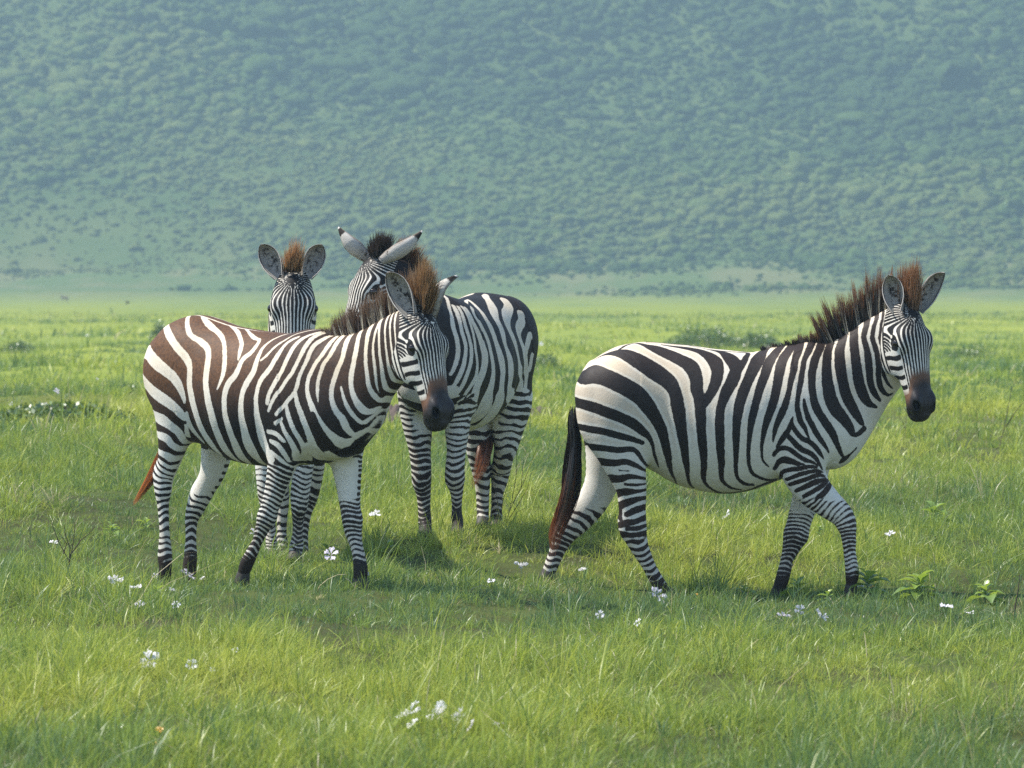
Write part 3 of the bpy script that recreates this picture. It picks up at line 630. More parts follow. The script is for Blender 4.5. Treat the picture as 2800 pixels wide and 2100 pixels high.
  'strokes': [('k',[(-0.508,1.383,0.008),(-0.431,1.502,0.013),(-0.369,1.443,0.021),(-0.302,1.394,0.044),(-0.198,1.326,0.044),(-0.13,1.271,0.044),(-0.1,1.183,0.035),(-0.096,1.111,0.034),(-0.084,1.056,0.029),(-0.079,0.997,0.03),(-0.075,0.919,0.027),(-0.066,0.813,0.023),(-0.059,0.706,0.018),(-0.058,0.641,0.013),(-0.043,0.602,0.008),(0.001,0.569,0.006),(0.045,0.552,0.005)]),('k',[(-0.639,1.326,0.006),(-0.576,1.356,0.016),(-0.498,1.342,0.042),(-0.425,1.295,0.05),(-0.342,1.234,0.052),(-0.253,1.166,0.047),(-0.212,1.098,0.035),(-0.199,1.034,0.035),(-0.187,0.96,0.033),(-0.178,0.897,0.029),(-0.164,0.813,0.025),(-0.152,0.716,0.017),(-0.141,0.64,0.01),(-0.126,0.601,0.007),(-0.103,0.578,0.003)]),('k',[(-0.905,1.171,0.02),(-0.735,1.179,0.02),(-0.667,1.182,0.057),(-0.584,1.164,0.049),(-0.506,1.134,0.048),(-0.438,1.102,0.048),(-0.385,1.06,0.043),(-0.343,1.002,0.039),(-0.306,0.944,0.033),(-0.279,0.886,0.029),(-0.26,0.817,0.023),(-0.243,0.731,0.017),(-0.228,0.666,0.009),(-0.21,0.627,0.005),(-0.197,0.603,0.003)]),('k',[(-0.945,1.1,0.029),(-0.783,1.052,0.029),(-0.699,1.027,0.027),(-0.61,1.002,0.028),(-0.522,0.971,0.028),(-0.443,0.934,0.029),(-0.39,0.891,0.025),(-0.352,0.859,0.016),(-0.328,0.816,0.01),(-0.317,0.768,0.009),(-0.305,0.724,0.007),(-0.293,0.691,0.003)]),('k',[(-0.905,0.941,0.016),(-0.738,0.912,0.016),(-0.673,0.9,0.019),(-0.594,0.888,0.019),(-0.521,0.868,0.019),(-0.447,0.846,0.016),(-0.384,0.825,0.012)]),('k',[(-0.845,0.821,0.019),(-0.675,0.806,0.019),(-0.594,0.798,0.017),(-0.521,0.788,0.017),(-0.447,0.791,0.015),(-0.41,0.769,0.013),(-0.383,0.731,0.011),(-0.353,0.698,0.006)]),('k',[(-0.611,0.725,0.021),(-0.541,0.717,0.02),(-0.479,0.725,0.016),(-0.426,0.706,0.013),(-0.36,0.674,0.007)]),('k',[(-0.553,0.636,0.022),(-0.509,0.635,0.02),(-0.462,0.648,0.015),(-0.415,0.645,0.011),(-0.36,0.632,0.007)]),('k',[(-0.51,0.68,0.003),(-0.457,0.677,0.004)]),('k',[(-0.478,0.608,0.008),(-0.425,0.605,0.008),(-0.366,0.606,0.005)]),('k',[(-0.516,0.556,0.024),(-0.462,0.571,0.017),(-0.414,0.571,0.011),(-0.366,0.575,0.008)]),('k',[(-0.274,1.466,0.008),(-0.168,1.448,0.02),(-0.064,1.406,0.032),(-0.002,1.324,0.044),(0.014,1.242,0.035),(0.009,1.18,0.032),(-0.012,1.119,0.028),(-0.039,1.073,0.025),(-0.071,1.035,0.029)]),('k',[(-0.128,1.502,0.006),(-0.035,1.464,0.006),(0.043,1.432,0.024),(0.093,1.343,0.044),(0.112,1.245,0.034),(0.089,1.162,0.035),(0.056,1.096,0.032),(0.029,1.024,0.025),(0.023,0.945,0.025),(0.027,0.84,0.025),(0.031,0.733,0.02),(0.033,0.653,0.014),(0.051,0.614,0.01),(0.089,0.586,0.007),(0.15,0.571,0.004)]),('k',[(-0.009,1.469,0.004),(0.097,1.457,0.008),(0.182,1.449,0.012),(0.168,1.346,0.018),(0.147,1.278,0.018),(0.122,1.223,0.017)]),('k',[(0.285,1.552,0.029),(0.262,1.455,0.029),(0.231,1.322,0.037),(0.196,1.223,0.031),(0.162,1.137,0.03),(0.134,1.057,0.028),(0.118,0.971,0.026),(0.113,0.892,0.022),(0.111,0.787,0.016),(0.111,0.696,0.012),(0.123,0.642,0.01),(0.162,0.608,0.009),(0.212,0.599,0.007)]),('k',[(0.381,1.496,0.032),(0.339,1.405,0.032),(0.299,1.318,0.031),(0.267,1.212,0.027),(0.238,1.124,0.024),(0.213,1.035,0.022),(0.194,0.945,0.02),(0.184,0.866,0.015),(0.177,0.786,0.011),(0.178,0.722,0.01),(0.191,0.674,0.01),(0.23,0.646,0.009),(0.286,0.625,0.007),(0.336,0.626,0.006)]),('k',[(0.02,0.553,0.004),(0.152,0.558,0.005),(0.256,0.594,0.007),(0.337,0.623,0.005)]),('k',[(0.456,1.46,0.032),(0.407,1.373,0.032),(0.365,1.3,0.03),(0.341,1.204,0.027),(0.319,1.099,0.025),(0.297,1.012,0.024),(0.27,0.928,0.019),(0.254,0.855,0.012),(0.246,0.797,0.008),(0.251,0.738,0.007),(0.285,0.699,0.004)]),('k',[(0.488,1.435,0.026),(0.453,1.342,0.026),(0.43,1.279,0.021),(0.418,1.223,0.02),(0.401,1.157,0.017),(0.389,1.097,0.016),(0.373,1.038,0.019),(0.352,0.978,0.02),(0.328,0.923,0.016),(0.313,0.875,0.011),(0.306,0.833,0.005)]),('k',[(0.56,1.413,0.02),(0.511,1.326,0.02),(0.48,1.271,0.016),(0.461,1.192,0.016),(0.451,1.139,0.016),(0.439,1.075,0.013),(0.434,1.028,0.014),(0.441,0.981,0.016),(0.455,0.938,0.016),(0.476,0.901,0.013),(0.503,0.843,0.004)]),('k',[(0.41,0.962,0.005),(0.405,0.928,0.013),(0.424,0.891,0.013),(0.461,0.849,0.014),(0.498,0.835,0.014),(0.53,0.806,0.014),(0.557,0.769,0.012),(0.58,0.737,0.004)]),('k',[(0.47,1.057,0.008),(0.478,1.012,0.013),(0.497,0.954,0.016),(0.524,0.907,0.016),(0.551,0.859,0.015),(0.584,0.811,0.012),(0.606,0.773,0.005)]),('k',[(0.614,1.419,0.021),(0.568,1.33,0.021),(0.536,1.268,0.022),(0.518,1.2,0.023),(0.514,1.138,0.021),(0.521,1.075,0.021),(0.539,1.012,0.023),(0.571,0.959,0.023),(0.604,0.911,0.023),(0.631,0.864,0.02),(0.648,0.821,0.015),(0.666,0.778,0.012),(0.684,0.75,0.008)]),('k',[(0.67,0.717,0.007),(0.691,0.736,0.015),(0.722,0.76,0.007),(0.76,0.797,0.004)]),('k',[(0.652,1.436,0.02),(0.621,1.34,0.02),(0.602,1.283,0.025),(0.596,1.216,0.027),(0.6,1.142,0.03),(0.615,1.064,0.035),(0.647,1.0,0.035),(0.685,0.953,0.03),(0.718,0.905,0.023),(0.735,0.867,0.013),(0.763,0.869,0.014),(0.797,0.895,0.017)]),('k',[(0.726,1.483,0.021),(0.696,1.388,0.021),(0.671,1.309,0.026),(0.67,1.231,0.03),(0.681,1.152,0.03),(0.702,1.073,0.03),(0.741,0.999,0.028),(0.774,0.94,0.019),(0.791,0.919,0.01)]),('k',[(0.763,1.519,0.021),(0.753,1.42,0.021),(0.749,1.373,0.023),(0.75,1.309,0.026),(0.759,1.23,0.029),(0.769,1.156,0.03),(0.791,1.088,0.03),(0.824,1.034,0.021),(0.868,1.013,0.009)]),('k',[(0.839,1.548,0.015),(0.816,1.451,0.015),(0.8,1.383,0.015),(0.818,1.309,0.018),(0.826,1.23,0.02),(0.834,1.151,0.02),(0.856,1.092,0.019),(0.89,1.05,0.009)]),('k',[(0.887,1.582,0.011),(0.866,1.484,0.011),(0.845,1.389,0.013),(0.864,1.31,0.014),(0.875,1.23,0.014),(0.882,1.161,0.016),(0.899,1.108,0.015),(0.933,1.076,0.008),(0.961,1.086,0.004)]),('k',[(0.915,1.612,0.007),(0.901,1.513,0.007),(0.884,1.389,0.008),(0.891,1.326,0.009),(0.895,1.257,0.009),(0.908,1.188,0.01),(0.931,1.14,0.008),(0.959,1.108,0.003)]),('k',[(0.31,0.764,0.011),(0.33,0.79,0.012),(0.362,0.801,0.013),(0.398,0.791,0.013),(0.435,0.762,0.013),(0.478,0.738,0.012),(0.52,0.722,0.008),(0.553,0.7,0.004)]),('k',[(0.325,0.806,0.007),(0.361,0.854,0.016),(0.389,0.896,0.013),(0.402,0.928,0.011)]),('k',[(0.39,0.862,0.013),(0.424,0.822,0.016),(0.461,0.791,0.016),(0.499,0.775,0.014),(0.531,0.748,0.012),(0.558,0.71,0.009),(0.576,0.678,0.003)]),('k',[(0.318,0.688,0.011),(0.337,0.726,0.015),(0.368,0.737,0.019),(0.41,0.727,0.016),(0.441,0.717,0.012),(0.473,0.714,0.005)]),('k',[(0.356,0.631,0.008),(0.359,0.668,0.012),(0.395,0.684,0.013),(0.447,0.69,0.013),(0.494,0.701,0.011),(0.542,0.695,0.008)]),('k',[(0.386,0.631,0.011),(0.437,0.653,0.013),(0.489,0.669,0.012),(0.537,0.676,0.011),(0.576,0.667,0.005)]),('k',[(0.401,0.604,0.011),(0.453,0.621,0.013),(0.505,0.64,0.013),(0.553,0.652,0.012),(0.587,0.646,0.005)]),('k',[(0.436,0.57,0.011),(0.49,0.595,0.015),(0.543,0.618,0.015),(0.592,0.63,0.008)]),('k',[(0.478,0.541,0.011),(0.527,0.568,0.013),(0.575,0.599,0.013),(0.603,0.624,0.008)]),('k',[(0.523,0.515,0.013),(0.575,0.552,0.016),(0.608,0.588,0.016),(0.621,0.608,0.008)]),('k',[(-0.519,0.558,0.016),(-0.47,0.565,0.019),(-0.417,0.57,0.011),(-0.363,0.574,0.005)]),('k',[(-0.5,0.489,0.023),(-0.454,0.512,0.021),(-0.406,0.528,0.015),(-0.36,0.531,0.011)]),('k',[(-0.464,0.443,0.016),(-0.416,0.469,0.019),(-0.36,0.483,0.016)]),('k',[(-0.503,0.468,0.015),(-0.504,0.436,0.016),(-0.498,0.416,0.011)]),('k',[(-0.51,0.383,0.016),(-0.469,0.395,0.021),(-0.416,0.406,0.016),(-0.36,0.431,0.016)]),('k',[(-0.464,0.363,0.012),(-0.406,0.369,0.013),(-0.355,0.388,0.008)]),('k',[(-0.503,0.336,0.019),(-0.453,0.326,0.019),(-0.406,0.332,0.016),(-0.352,0.346,0.016)])],
 },
 'C': {
  'loc': [-0.2757,27.1,0.215],
  'yaw': 252,
  'torso': [(-0.65,0,1.26,0.81,0.17),(-0.58,0,1.305,0.77,0.21),(-0.48,0,1.345,0.72,0.245),(-0.34,0,1.365,0.69,0.265),(-0.17,0,1.35,0.6,0.29),(0.04,0,1.325,0.56,0.305),(0.21,0,1.315,0.58,0.285),(0.37,0,1.33,0.63,0.245),(0.5,0,1.32,0.66,0.205),(0.58,0,1.2,0.69,0.18)],
  'neck': [[0.52,0.0,1.08,0.27,0.15],[0.66,-0.01,1.17,0.23,0.125],[0.75,-0.05,1.32,0.18,0.105],[0.83,-0.0468,1.3665,0.15,0.095],[0.86,-0.1017,1.4694,0.13,0.09]],
  'head': {'o': [0.95,-0.2398,1.5925],'ax': [0.2444,-0.2991,-1.0],'n': [0.7128,-0.6727,0.45],'L': 0.64,'w': 1.05},
  'legs': [{'kind': 'hind','side': 1,'pts': [[-0.48,0.1112,0.9134,0.17,0.1272],[-0.5,0.1161,0.7191,0.16,0.1272],[-0.5,0.1002,0.568,0.13,0.0954],[-0.5,0.0911,0.46,0.1,0.07],[-0.52,0.0664,0.3857,0.085,0.0594],[-0.56,0.0374,0.3126,0.075,0.0573],[-0.56,0.0283,0.2411,0.06,0.0467],[-0.55,0.0202,0.1765,0.045,0.036],[-0.54,0.0189,0.1011,0.04,0.0318],[-0.53,0.0199,0.0432,0.042,0.036],[-0.5,0.0298,0.0059,0.04,0.036]]},{'kind': 'hind','side': -1,'pts': [[-0.44,-0.0798,0.913,0.17,0.1166],[-0.44,-0.0798,0.719,0.15,0.106],[-0.44,-0.0707,0.5681,0.12,0.0891],[-0.45,-0.0627,0.4385,0.1,0.07],[-0.47,-0.0557,0.3299,0.08,0.0551],[-0.48,-0.05,0.2432,0.06,0.0445],[-0.48,-0.0477,0.1569,0.045,0.0382],[-0.47,-0.0444,0.0709,0.042,0.036],[-0.44,-0.0345,0.0207,0.04,0.036]]},{'kind': 'fore','side': 1,'pts': [[0.4,0.1014,0.9277,0.15,0.0806],[0.42,0.0971,0.7401,0.13,0.0806],[0.42,0.097,0.6044,0.1,0.07],[0.43,0.096,0.4689,0.075,0.053],[0.44,0.0905,0.369,0.062,0.0551],[0.44,0.0905,0.298,0.058,0.0573],[0.43,0.0959,0.2392,0.042,0.0403],[0.43,0.0981,0.1765,0.036,0.0297],[0.43,0.0981,0.1097,0.035,0.0297],[0.44,0.1037,0.0517,0.042,0.0382],[0.47,0.1182,0.0117,0.038,0.036]]},{'kind': 'fore','side': -1,'pts': [[0.4,-0.175,0.9262,0.15,0.0806],[0.44,-0.1501,0.7387,0.13,0.0891],[0.45,-0.1312,0.6031,0.11,0.0827],[0.46,-0.1145,0.4677,0.08,0.0615],[0.47,-0.1022,0.3594,0.066,0.0573],[0.47,-0.1,0.2842,0.058,0.0551],[0.46,-0.0925,0.217,0.045,0.0424],[0.46,-0.0881,0.1334,0.038,0.036],[0.47,-0.0802,0.0545,0.042,0.0382],[0.5,-0.0677,0.006,0.04,0.0382]]}],
  'extra': [((-0.5,-0.13,1.1),(0.19,0.13,0.21)),((-0.5,0.13,1.1),(0.19,0.13,0.21)),((0.44,-0.11,1.0),(0.15,0.1,0.24)),((0.44,0.11,1.0),(0.15,0.1,0.24)),((0.63,0,0.88),(0.1,0.15,0.15))],
  'ears': [([0.8738,-0.2715,1.5456],[0.9279,-0.438,1.7353],[-0.636,-0.4695,0.6],0.098,1),([0.9773,-0.166,1.5394],[0.9052,0.0557,1.7131],[-0.8381,-0.0094,0.6],0.096,1)],
  'mane': [[[0.87,-0.109,1.5887,0.87,-0.0849,1.6955],[0.85,-0.0702,1.5414,0.85,-0.0157,1.6606],[0.83,-0.0424,1.49,0.83,0.0317,1.5927],[0.8,-0.0223,1.4365,0.8,0.0562,1.5229],[0.76,-0.0057,1.3664,0.76,0.0685,1.4386]],[[0.97,-0.2283,1.5718,0.97,-0.2369,1.6642],[0.95,-0.1875,1.5883,0.95,-0.1787,1.6909],[0.92,-0.1458,1.5925,0.92,-0.124,1.6951]]],
  'tail': [[-0.72,0.0,1.13,0.03],[-0.77,0.0,1.0,0.035],[-0.74,0.0,0.84,0.04],[-0.5,-0.0133,0.5562,0.0467],[-0.36,0.0103,0.4529,0.0551],[-0.32,-0.0082,0.3252,0.0509],[-0.32,-0.0579,0.2322,0.0212]],
  'strokes': [('w',[(0.49,1.381,0.007),(0.552,1.302,0.007),(0.634,1.197,0.015),(0.642,1.113,0.013),(0.655,1.029,0.013),(0.685,0.954,0.011),(0.707,0.904,0.007)]),('w',[(0.538,1.29,0.008),(0.569,1.218,0.01),(0.593,1.134,0.014),(0.595,1.05,0.014),(0.627,0.966,0.016),(0.667,0.882,0.014),(0.686,0.84,0.009)]),('w',[(0.52,1.285,0.007),(0.548,1.205,0.009),(0.556,1.121,0.011),(0.552,1.028,0.014),(0.566,0.961,0.017),(0.608,0.881,0.02),(0.639,0.806,0.016)]),('w',[(0.495,1.286,0.009),(0.51,1.209,0.01),(0.515,1.154,0.01),(0.516,1.049,0.011),(0.497,0.964,0.012),(0.495,0.888,0.018),(0.545,0.808,0.019),(0.559,0.749,0.011)]),('w',[(0.475,1.28,0.011),(0.483,1.197,0.017),(0.457,1.12,0.029),(0.428,1.048,0.033),(0.408,1.005,0.039),(0.417,0.921,0.038),(0.443,0.866,0.039),(0.451,0.815,0.042),(0.441,0.747,0.056)]),('w',[(0.054,1.513,0.012),(0.136,1.457,0.012),(0.411,1.267,0.015),(0.394,1.184,0.024),(0.34,1.095,0.026),(0.314,1.004,0.023),(0.287,0.918,0.023),(0.278,0.833,0.035),(0.276,0.752,0.049),(0.257,0.704,0.048)]),('w',[(0.033,1.511,0.012),(0.091,1.43,0.012),(0.202,1.275,0.024),(0.22,1.185,0.032),(0.222,1.087,0.028),(0.201,1.003,0.027),(0.175,0.917,0.027),(0.163,0.831,0.032),(0.093,0.701,0.047)]),('w',[(-0.25,1.511,0.028),(-0.172,1.449,0.028),(-0.061,1.359,0.041),(0.04,1.264,0.04),(0.081,1.163,0.036),(0.107,1.068,0.027),(0.079,0.98,0.031),(0.055,0.893,0.036),(-0.001,0.785,0.038),(-0.347,0.689,0.041)]),('w',[(-0.327,1.388,0.031),(-0.281,1.313,0.038),(-0.127,1.248,0.048),(-0.067,1.169,0.041),(-0.092,1.083,0.041),(-0.11,0.998,0.035),(-0.163,0.911,0.035),(-0.355,0.82,0.035),(-0.368,0.711,0.009)]),('w',[(-0.359,1.257,0.027),(-0.327,1.198,0.032),(-0.234,1.144,0.036),(-0.229,1.08,0.031),(-0.276,1.018,0.031),(-0.343,0.938,0.031),(-0.403,0.872,0.02),(-0.425,0.784,0.017),(-0.407,0.728,0.011)]),('w',[(-0.382,1.113,0.025),(-0.319,1.039,0.028),(-0.328,1.017,0.013)]),('w',[(-0.416,0.99,0.026),(-0.419,0.92,0.024)]),('w',[(0.277,0.78,0.045),(0.239,0.708,0.046),(0.23,0.657,0.054),(0.384,0.625,0.049)]),('w',[(0.153,0.777,0.043),(0.112,0.705,0.059),(0.085,0.633,0.065),(0.088,0.591,0.049)]),('w',[(-0.031,0.773,0.041),(-0.345,0.693,0.045),(-0.362,0.62,0.011),(-0.399,0.585,0.013)]),('w',[(-0.377,0.765,0.015),(-0.369,0.698,0.012),(-0.361,0.641,0.01),(-0.363,0.605,0.008)]),('w',[(0.688,0.786,0.058),(0.709,0.777,0.041),(0.721,0.768,0.042),(0.715,0.758,0.035)]),('w',[(0.548,0.692,0.021),(0.57,0.673,0.039),(0.55,0.663,0.073),(0.508,0.652,0.078)]),('w',[(0.63,0.777,0.012),(0.527,0.735,0.017),(0.5,0.764,0.027)]),('w',[(0.529,0.689,0.018),(0.457,0.693,0.016)]),('k',[(0.547,0.782,0.006),(0.659,0.74,0.026),(0.683,0.728,0.013),(0.683,0.72,0.011)]),('k',[(0.562,0.738,0.01),(0.511,0.754,0.016),(0.471,0.774,0.018)]),('k',[(0.531,0.654,0.007),(0.497,0.679,0.013),(0.452,0.708,0.02)])],
 },
 'D': {
  'loc': [-1.2512,26.0,0.14],
  'yaw': 272,
  'torso': [(-0.68,0,1.05,0.8,0.13),(-0.58,0,1.13,0.74,0.18),(-0.46,0,1.18,0.7,0.215),(-0.32,0,1.19,0.67,0.23),(-0.15,0,1.18,0.62,0.245),(0.06,0,1.17,0.6,0.25),(0.22,0,1.17,0.61,0.235),(0.36,0,1.18,0.63,0.205),(0.48,0,1.17,0.66,0.175),(0.55,0,1.09,0.69,0.155)],
  'neck': [[0.46,0.0,1.0,0.22,0.12],[0.58,0.01,1.15,0.19,0.11],[0.64,0.01,1.32,0.15,0.095],[0.66,0.0386,1.4422,0.12,0.088]],
  'head': {'o': [0.74,0.0417,1.5687],'ax': [0.2199,-0.0077,-1.0],'n': [1.0001,-0.0149,0.2],'L': 0.62,'w': 1.06},
  'legs': [{'kind': 'hind','side': 1,'pts': [[-0.42,0.1285,0.9245,0.15,0.0814],[-0.44,0.1405,0.717,0.15,0.0814],[-0.46,0.1568,0.5299,0.11,0.057],[-0.5,0.1523,0.4039,0.085,0.0448],[-0.54,0.1269,0.2776,0.07,0.0407],[-0.54,0.102,0.1944,0.05,0.0326],[-0.54,0.0852,0.0905,0.04,0.0285],[-0.52,0.0812,0.0083,0.042,0.0326],[-0.5,0.0814,-0.0321,0.04,0.0326]]},{'kind': 'hind','side': -1,'pts': [[-0.42,-0.1091,0.9247,0.15,0.0814],[-0.44,-0.0993,0.7173,0.15,0.0814],[-0.46,-0.0688,0.5302,0.11,0.057],[-0.48,-0.0423,0.3843,0.085,0.0448],[-0.5,-0.0324,0.2693,0.065,0.0387],[-0.5,-0.0345,0.1758,0.045,0.0305],[-0.5,-0.0388,0.0927,0.04,0.0285],[-0.48,-0.0344,0.0149,0.042,0.0326],[-0.46,-0.0342,-0.0255,0.04,0.0326]]},{'kind': 'fore','side': 1,'pts': [[0.4,0.1111,0.9411,0.14,0.0732],[0.42,0.1111,0.7412,0.12,0.0692],[0.42,0.0989,0.5609,0.1,0.061],[0.43,0.0889,0.4511,0.08,0.0549],[0.44,0.0749,0.3373,0.062,0.0529],[0.44,0.0709,0.2652,0.055,0.0448],[0.43,0.0647,0.2006,0.042,0.0326],[0.43,0.0626,0.1305,0.036,0.0285],[0.44,0.0567,0.0569,0.042,0.0387],[0.47,0.047,0.0065,0.04,0.0366]]},{'kind': 'fore','side': -1,'pts': [[0.4,-0.095,0.9413,0.14,0.0732],[0.42,-0.1089,0.7414,0.12,0.0692],[0.42,-0.1171,0.5612,0.1,0.057],[0.43,-0.115,0.4413,0.08,0.0509],[0.44,-0.107,0.3316,0.062,0.0468],[0.44,-0.0971,0.2575,0.055,0.0407],[0.43,-0.0893,0.1909,0.042,0.0305],[0.43,-0.0834,0.1207,0.036,0.0285],[0.44,-0.0813,0.0572,0.042,0.0346],[0.47,-0.0808,0.0128,0.04,0.0346]]}],
  'extra': [((0.42,-0.1,0.9),(0.14,0.08,0.2)),((0.42,0.1,0.9),(0.14,0.08,0.2))],
  'ears': [([0.7008,-0.0302,1.5257],[0.6972,-0.1326,1.7033],[0.9907,-0.2847,0.1],0.118,0),([0.7031,0.1144,1.5251],[0.706,0.1976,1.7034],[1.0081,0.2149,0.1],0.118,0)],
  'mane': [[[0.5,0.0268,1.462,0.5,0.0268,1.5218],[0.62,0.0382,1.5017,0.62,0.0383,1.6009],[0.68,0.041,1.5412,0.68,0.0411,1.66]],[[0.745,0.0161,1.5647,0.745,0.0063,1.6753],[0.75,0.0418,1.5568,0.75,0.0518,1.7029],[0.745,0.0694,1.5647,0.745,0.0833,1.6753]]],
  'tail': [[-0.68,0.0,1.0,0.03],[-0.74,0.0,0.9,0.04],[-0.76,0.0,0.6,0.05],[-0.74,0.0,0.35,0.01]],
  'strokes': [],
 },
}
# ---------------------------------------------------------------- ground, plain and hillside
def vnoise(x, y, seed):
    r = np.random.RandomState(seed); T = r.uniform(-1, 1, (256, 256))
    xi = np.floor(x).astype(int); yi = np.floor(y).astype(int); fx = x-xi; fy = y-yi
    fx = fx*fx*(3-2*fx); fy = fy*fy*(3-2*fy); g = lambda a, b: T[a & 255, b & 255]
    return (g(xi, yi)*(1-fx)+g(xi+1, yi)*fx)*(1-fy)+(g(xi, yi+1)*(1-fx)+g(xi+1, yi+1)*fx)*fy

def fbm(x, y, seed, oct=4):
    o = 0; a = .5
    for k in range(oct):
        o = o+a*vnoise(x*2**k+17*k, y*2**k-9*k, seed+k); a *= .5
    return o

def feet():
    out = []
    for sp in ZEBRAS.values():
        a = math.radians(sp['yaw']); F = np.array([math.cos(a), math.sin(a)]); L = np.array([-F[1], F[0]]); lo = np.array(sp['loc'])
        for lg in sp['legs']:
            P = np.array(lg['pts']); d = unit(P[-1, :3]-P[-2, :3]); q = P[-1, :3]+d*.05
            out.append((*(lo[:2]+F*q[0]+L*q[1]), lo[2]+q[2]+.006))
    return np.array(out)
FEET = feet()

def ground_z(x, y):
    z = base_z(x, y)
    m = (y > 21) & (y < 30)
    if not np.any(m): return z
    num = np.zeros_like(z); den = np.full_like(z, .12)
    for (fx, fy, fz), b in zip(FEET, FOOT_BASE):
        w = np.exp(-((x-fx)**2+((y-fy)*.9)**2)/(2*.42**2)); num = num+w*(fz-b); den = den+w
    return z+num/den

def base_z(x, y):
    z = np.interp(y, [0, 12, 18, 22, 25, 26.5, 28, 32, 38, 45, 50, 60, 90, 130, 620, 700, 760, 1000, 1400],
                  [0, -.03, 0, .03, .06, .12, .18, .26, .33, .40, .36, .25, .05, 0, 0, 2.3, 6.4, 98., 261.])
    win = np.clip((y-8)/8, 0, 1)*np.clip((47-y)/15, 0, 1)
    z = z-.035*np.clip(x, -4, 4)*win
    amp = np.interp(y, [0, 10, 40, 60, 130, 300, 620, 760, 900], [.03, .045, .06, .12, .16, .15, .1, 1.2, 4.])
    sc = np.interp(y, [0, 40, 130, 300, 620], [1.1, .8, .28, .1, .05])
    near = fbm(x*1.0, y*.55, 3)*.075*np.clip((70-y)/30, 0, 1)
    mid = fbm(x*.16+3, y*.10, 11)*.75*np.clip((y-45)/25, 0, 1)*np.clip((420-y)/250, 0, 1)*np.interp(y, [45, 80, 200], [.5, .8, .6])
    far = fbm(x*.012, y*.012, 21, 5)*np.interp(y, [600, 760, 900, 1100], [.3, 3.5, 20., 36.])*np.clip((y-600)/100, 0, 1)
    # a ditch behind the crest on the left, a scrape further right
    ditch = np.exp(-((y-48.5)/1.6)**2)*(np.exp(-((x+4.6)/.9)**4)*.30+np.exp(-((x-.42)/.35)**2)*.16)
    bankm = np.exp(-((x+4.75)/1.25)**4)+.8*np.exp(-((x-.42)/.4)**2)
    bank = .10*np.clip((y-49.3)/.7, 0, 1)*np.clip((58-y)/6, 0, 1)*bankm
    return z+near+mid+far-ditch+bank

FOOT_BASE = base_z(FEET[:, 0], FEET[:, 1])

def grid(name, xs, ys, zf, mat):
    X, Y = np.meshgrid(xs, ys, indexing='ij'); Z = zf(X, Y)
    V = np.stack([X, Y, Z], -1).reshape(-1, 3); nx, ny = len(xs), len(ys)
    i, j = np.meshgrid(np.arange(nx-1), np.arange(ny-1), indexing='ij'); a = (i*ny+j).ravel()
    return mesh_from(name, V, np.stack([a, a+ny, a+ny+1, a+1], 1), mat)

def soil_mat():
    t = NT('ground'); co = t.n('NewGeometry').outputs['Position']
    big = t.noise(.35, 4, co, .6, (1, .35, 1)); mid = t.noise(2.2, 4, co, .6, (1, .5, 1)); fine = t.noise(14, 3, co)
    far = t.noise(.05, 5, co, .65, (1, .12, 1))
    sep = t.n('SeparateXYZ'); t.t.links.new(co, sep.inputs[0]); y = sep.outputs['Y']
    soil = t.mix(t.ramp(mid, .35, .65), (.040, .042, .015), (.062, .078, .020))
    g1 = t.mix(t.ramp(big, .3, .7), (.160, .200, .030), (.222, .250, .036))
    g1 = t.mix(t.ramp(far, .42, .66, 0, .55), g1, (.100, .150, .045))
    g1 = t.mix(t.ramp(mid, .5, .8, 0, .35), g1, (.085, .13, .025))
    g1 = t.mix(t.ramp(fine, .55, .8, 0, .3), g1, (.16, .20, .05))
    nearf = t.ramp(y, 34, 75)
    col = t.mix(nearf, soil, g1)
    # paler worn patches where the plain meets the slope, scrub green above
    fan = t.noise(.06, 6, co, .7, (1, .35, 1)); pal = t.ramp(fan, .44, .60)
    fcol = t.mix(pal, (.090, .135, .036), (.150, .160, .062))
    col = t.mix(t.ramp(y, 600, 690), col, fcol)
    hill = t.noise(.06, 5, co, .6); hcol = t.mix(t.ramp(hill, .35, .65), (.060, .100, .024), (.095, .130, .036))
    col = t.mix(t.ramp(y, 735, 790), col, hcol)
    return t.done(t.bsdf(col, .9, .1, Normal=t.bump(t.noise(6, 4, co), .5, .05)))

SOIL = soil_mat()
def yspace():
    a = [np.arange(2, 40, .16), np.arange(40, 140, .45), np.arange(140, 640, 3.), np.arange(640, 1450, 4.)]
    return np.concatenate(a)
xs = np.concatenate([-np.geomspace(9, 700, 60)[::-1], np.arange(-8.8, 8.81, .16), np.geomspace(9, 700, 60)])
ground = link('ground', grid('ground', xs, yspace(), ground_z, SOIL)); tag(ground, kind='structure')

# ---- scrub on the far slope: one mass of bushes, far too many to count
def ico(level):
    bm = bmesh.new(); bmesh.ops.create_icosphere(bm, subdivisions=level, radius=1)
    V = np.array([v.co for v in bm.verts]); F = np.array([[v.index for v in f.verts] for f in bm.faces]); bm.free()
    return V, F

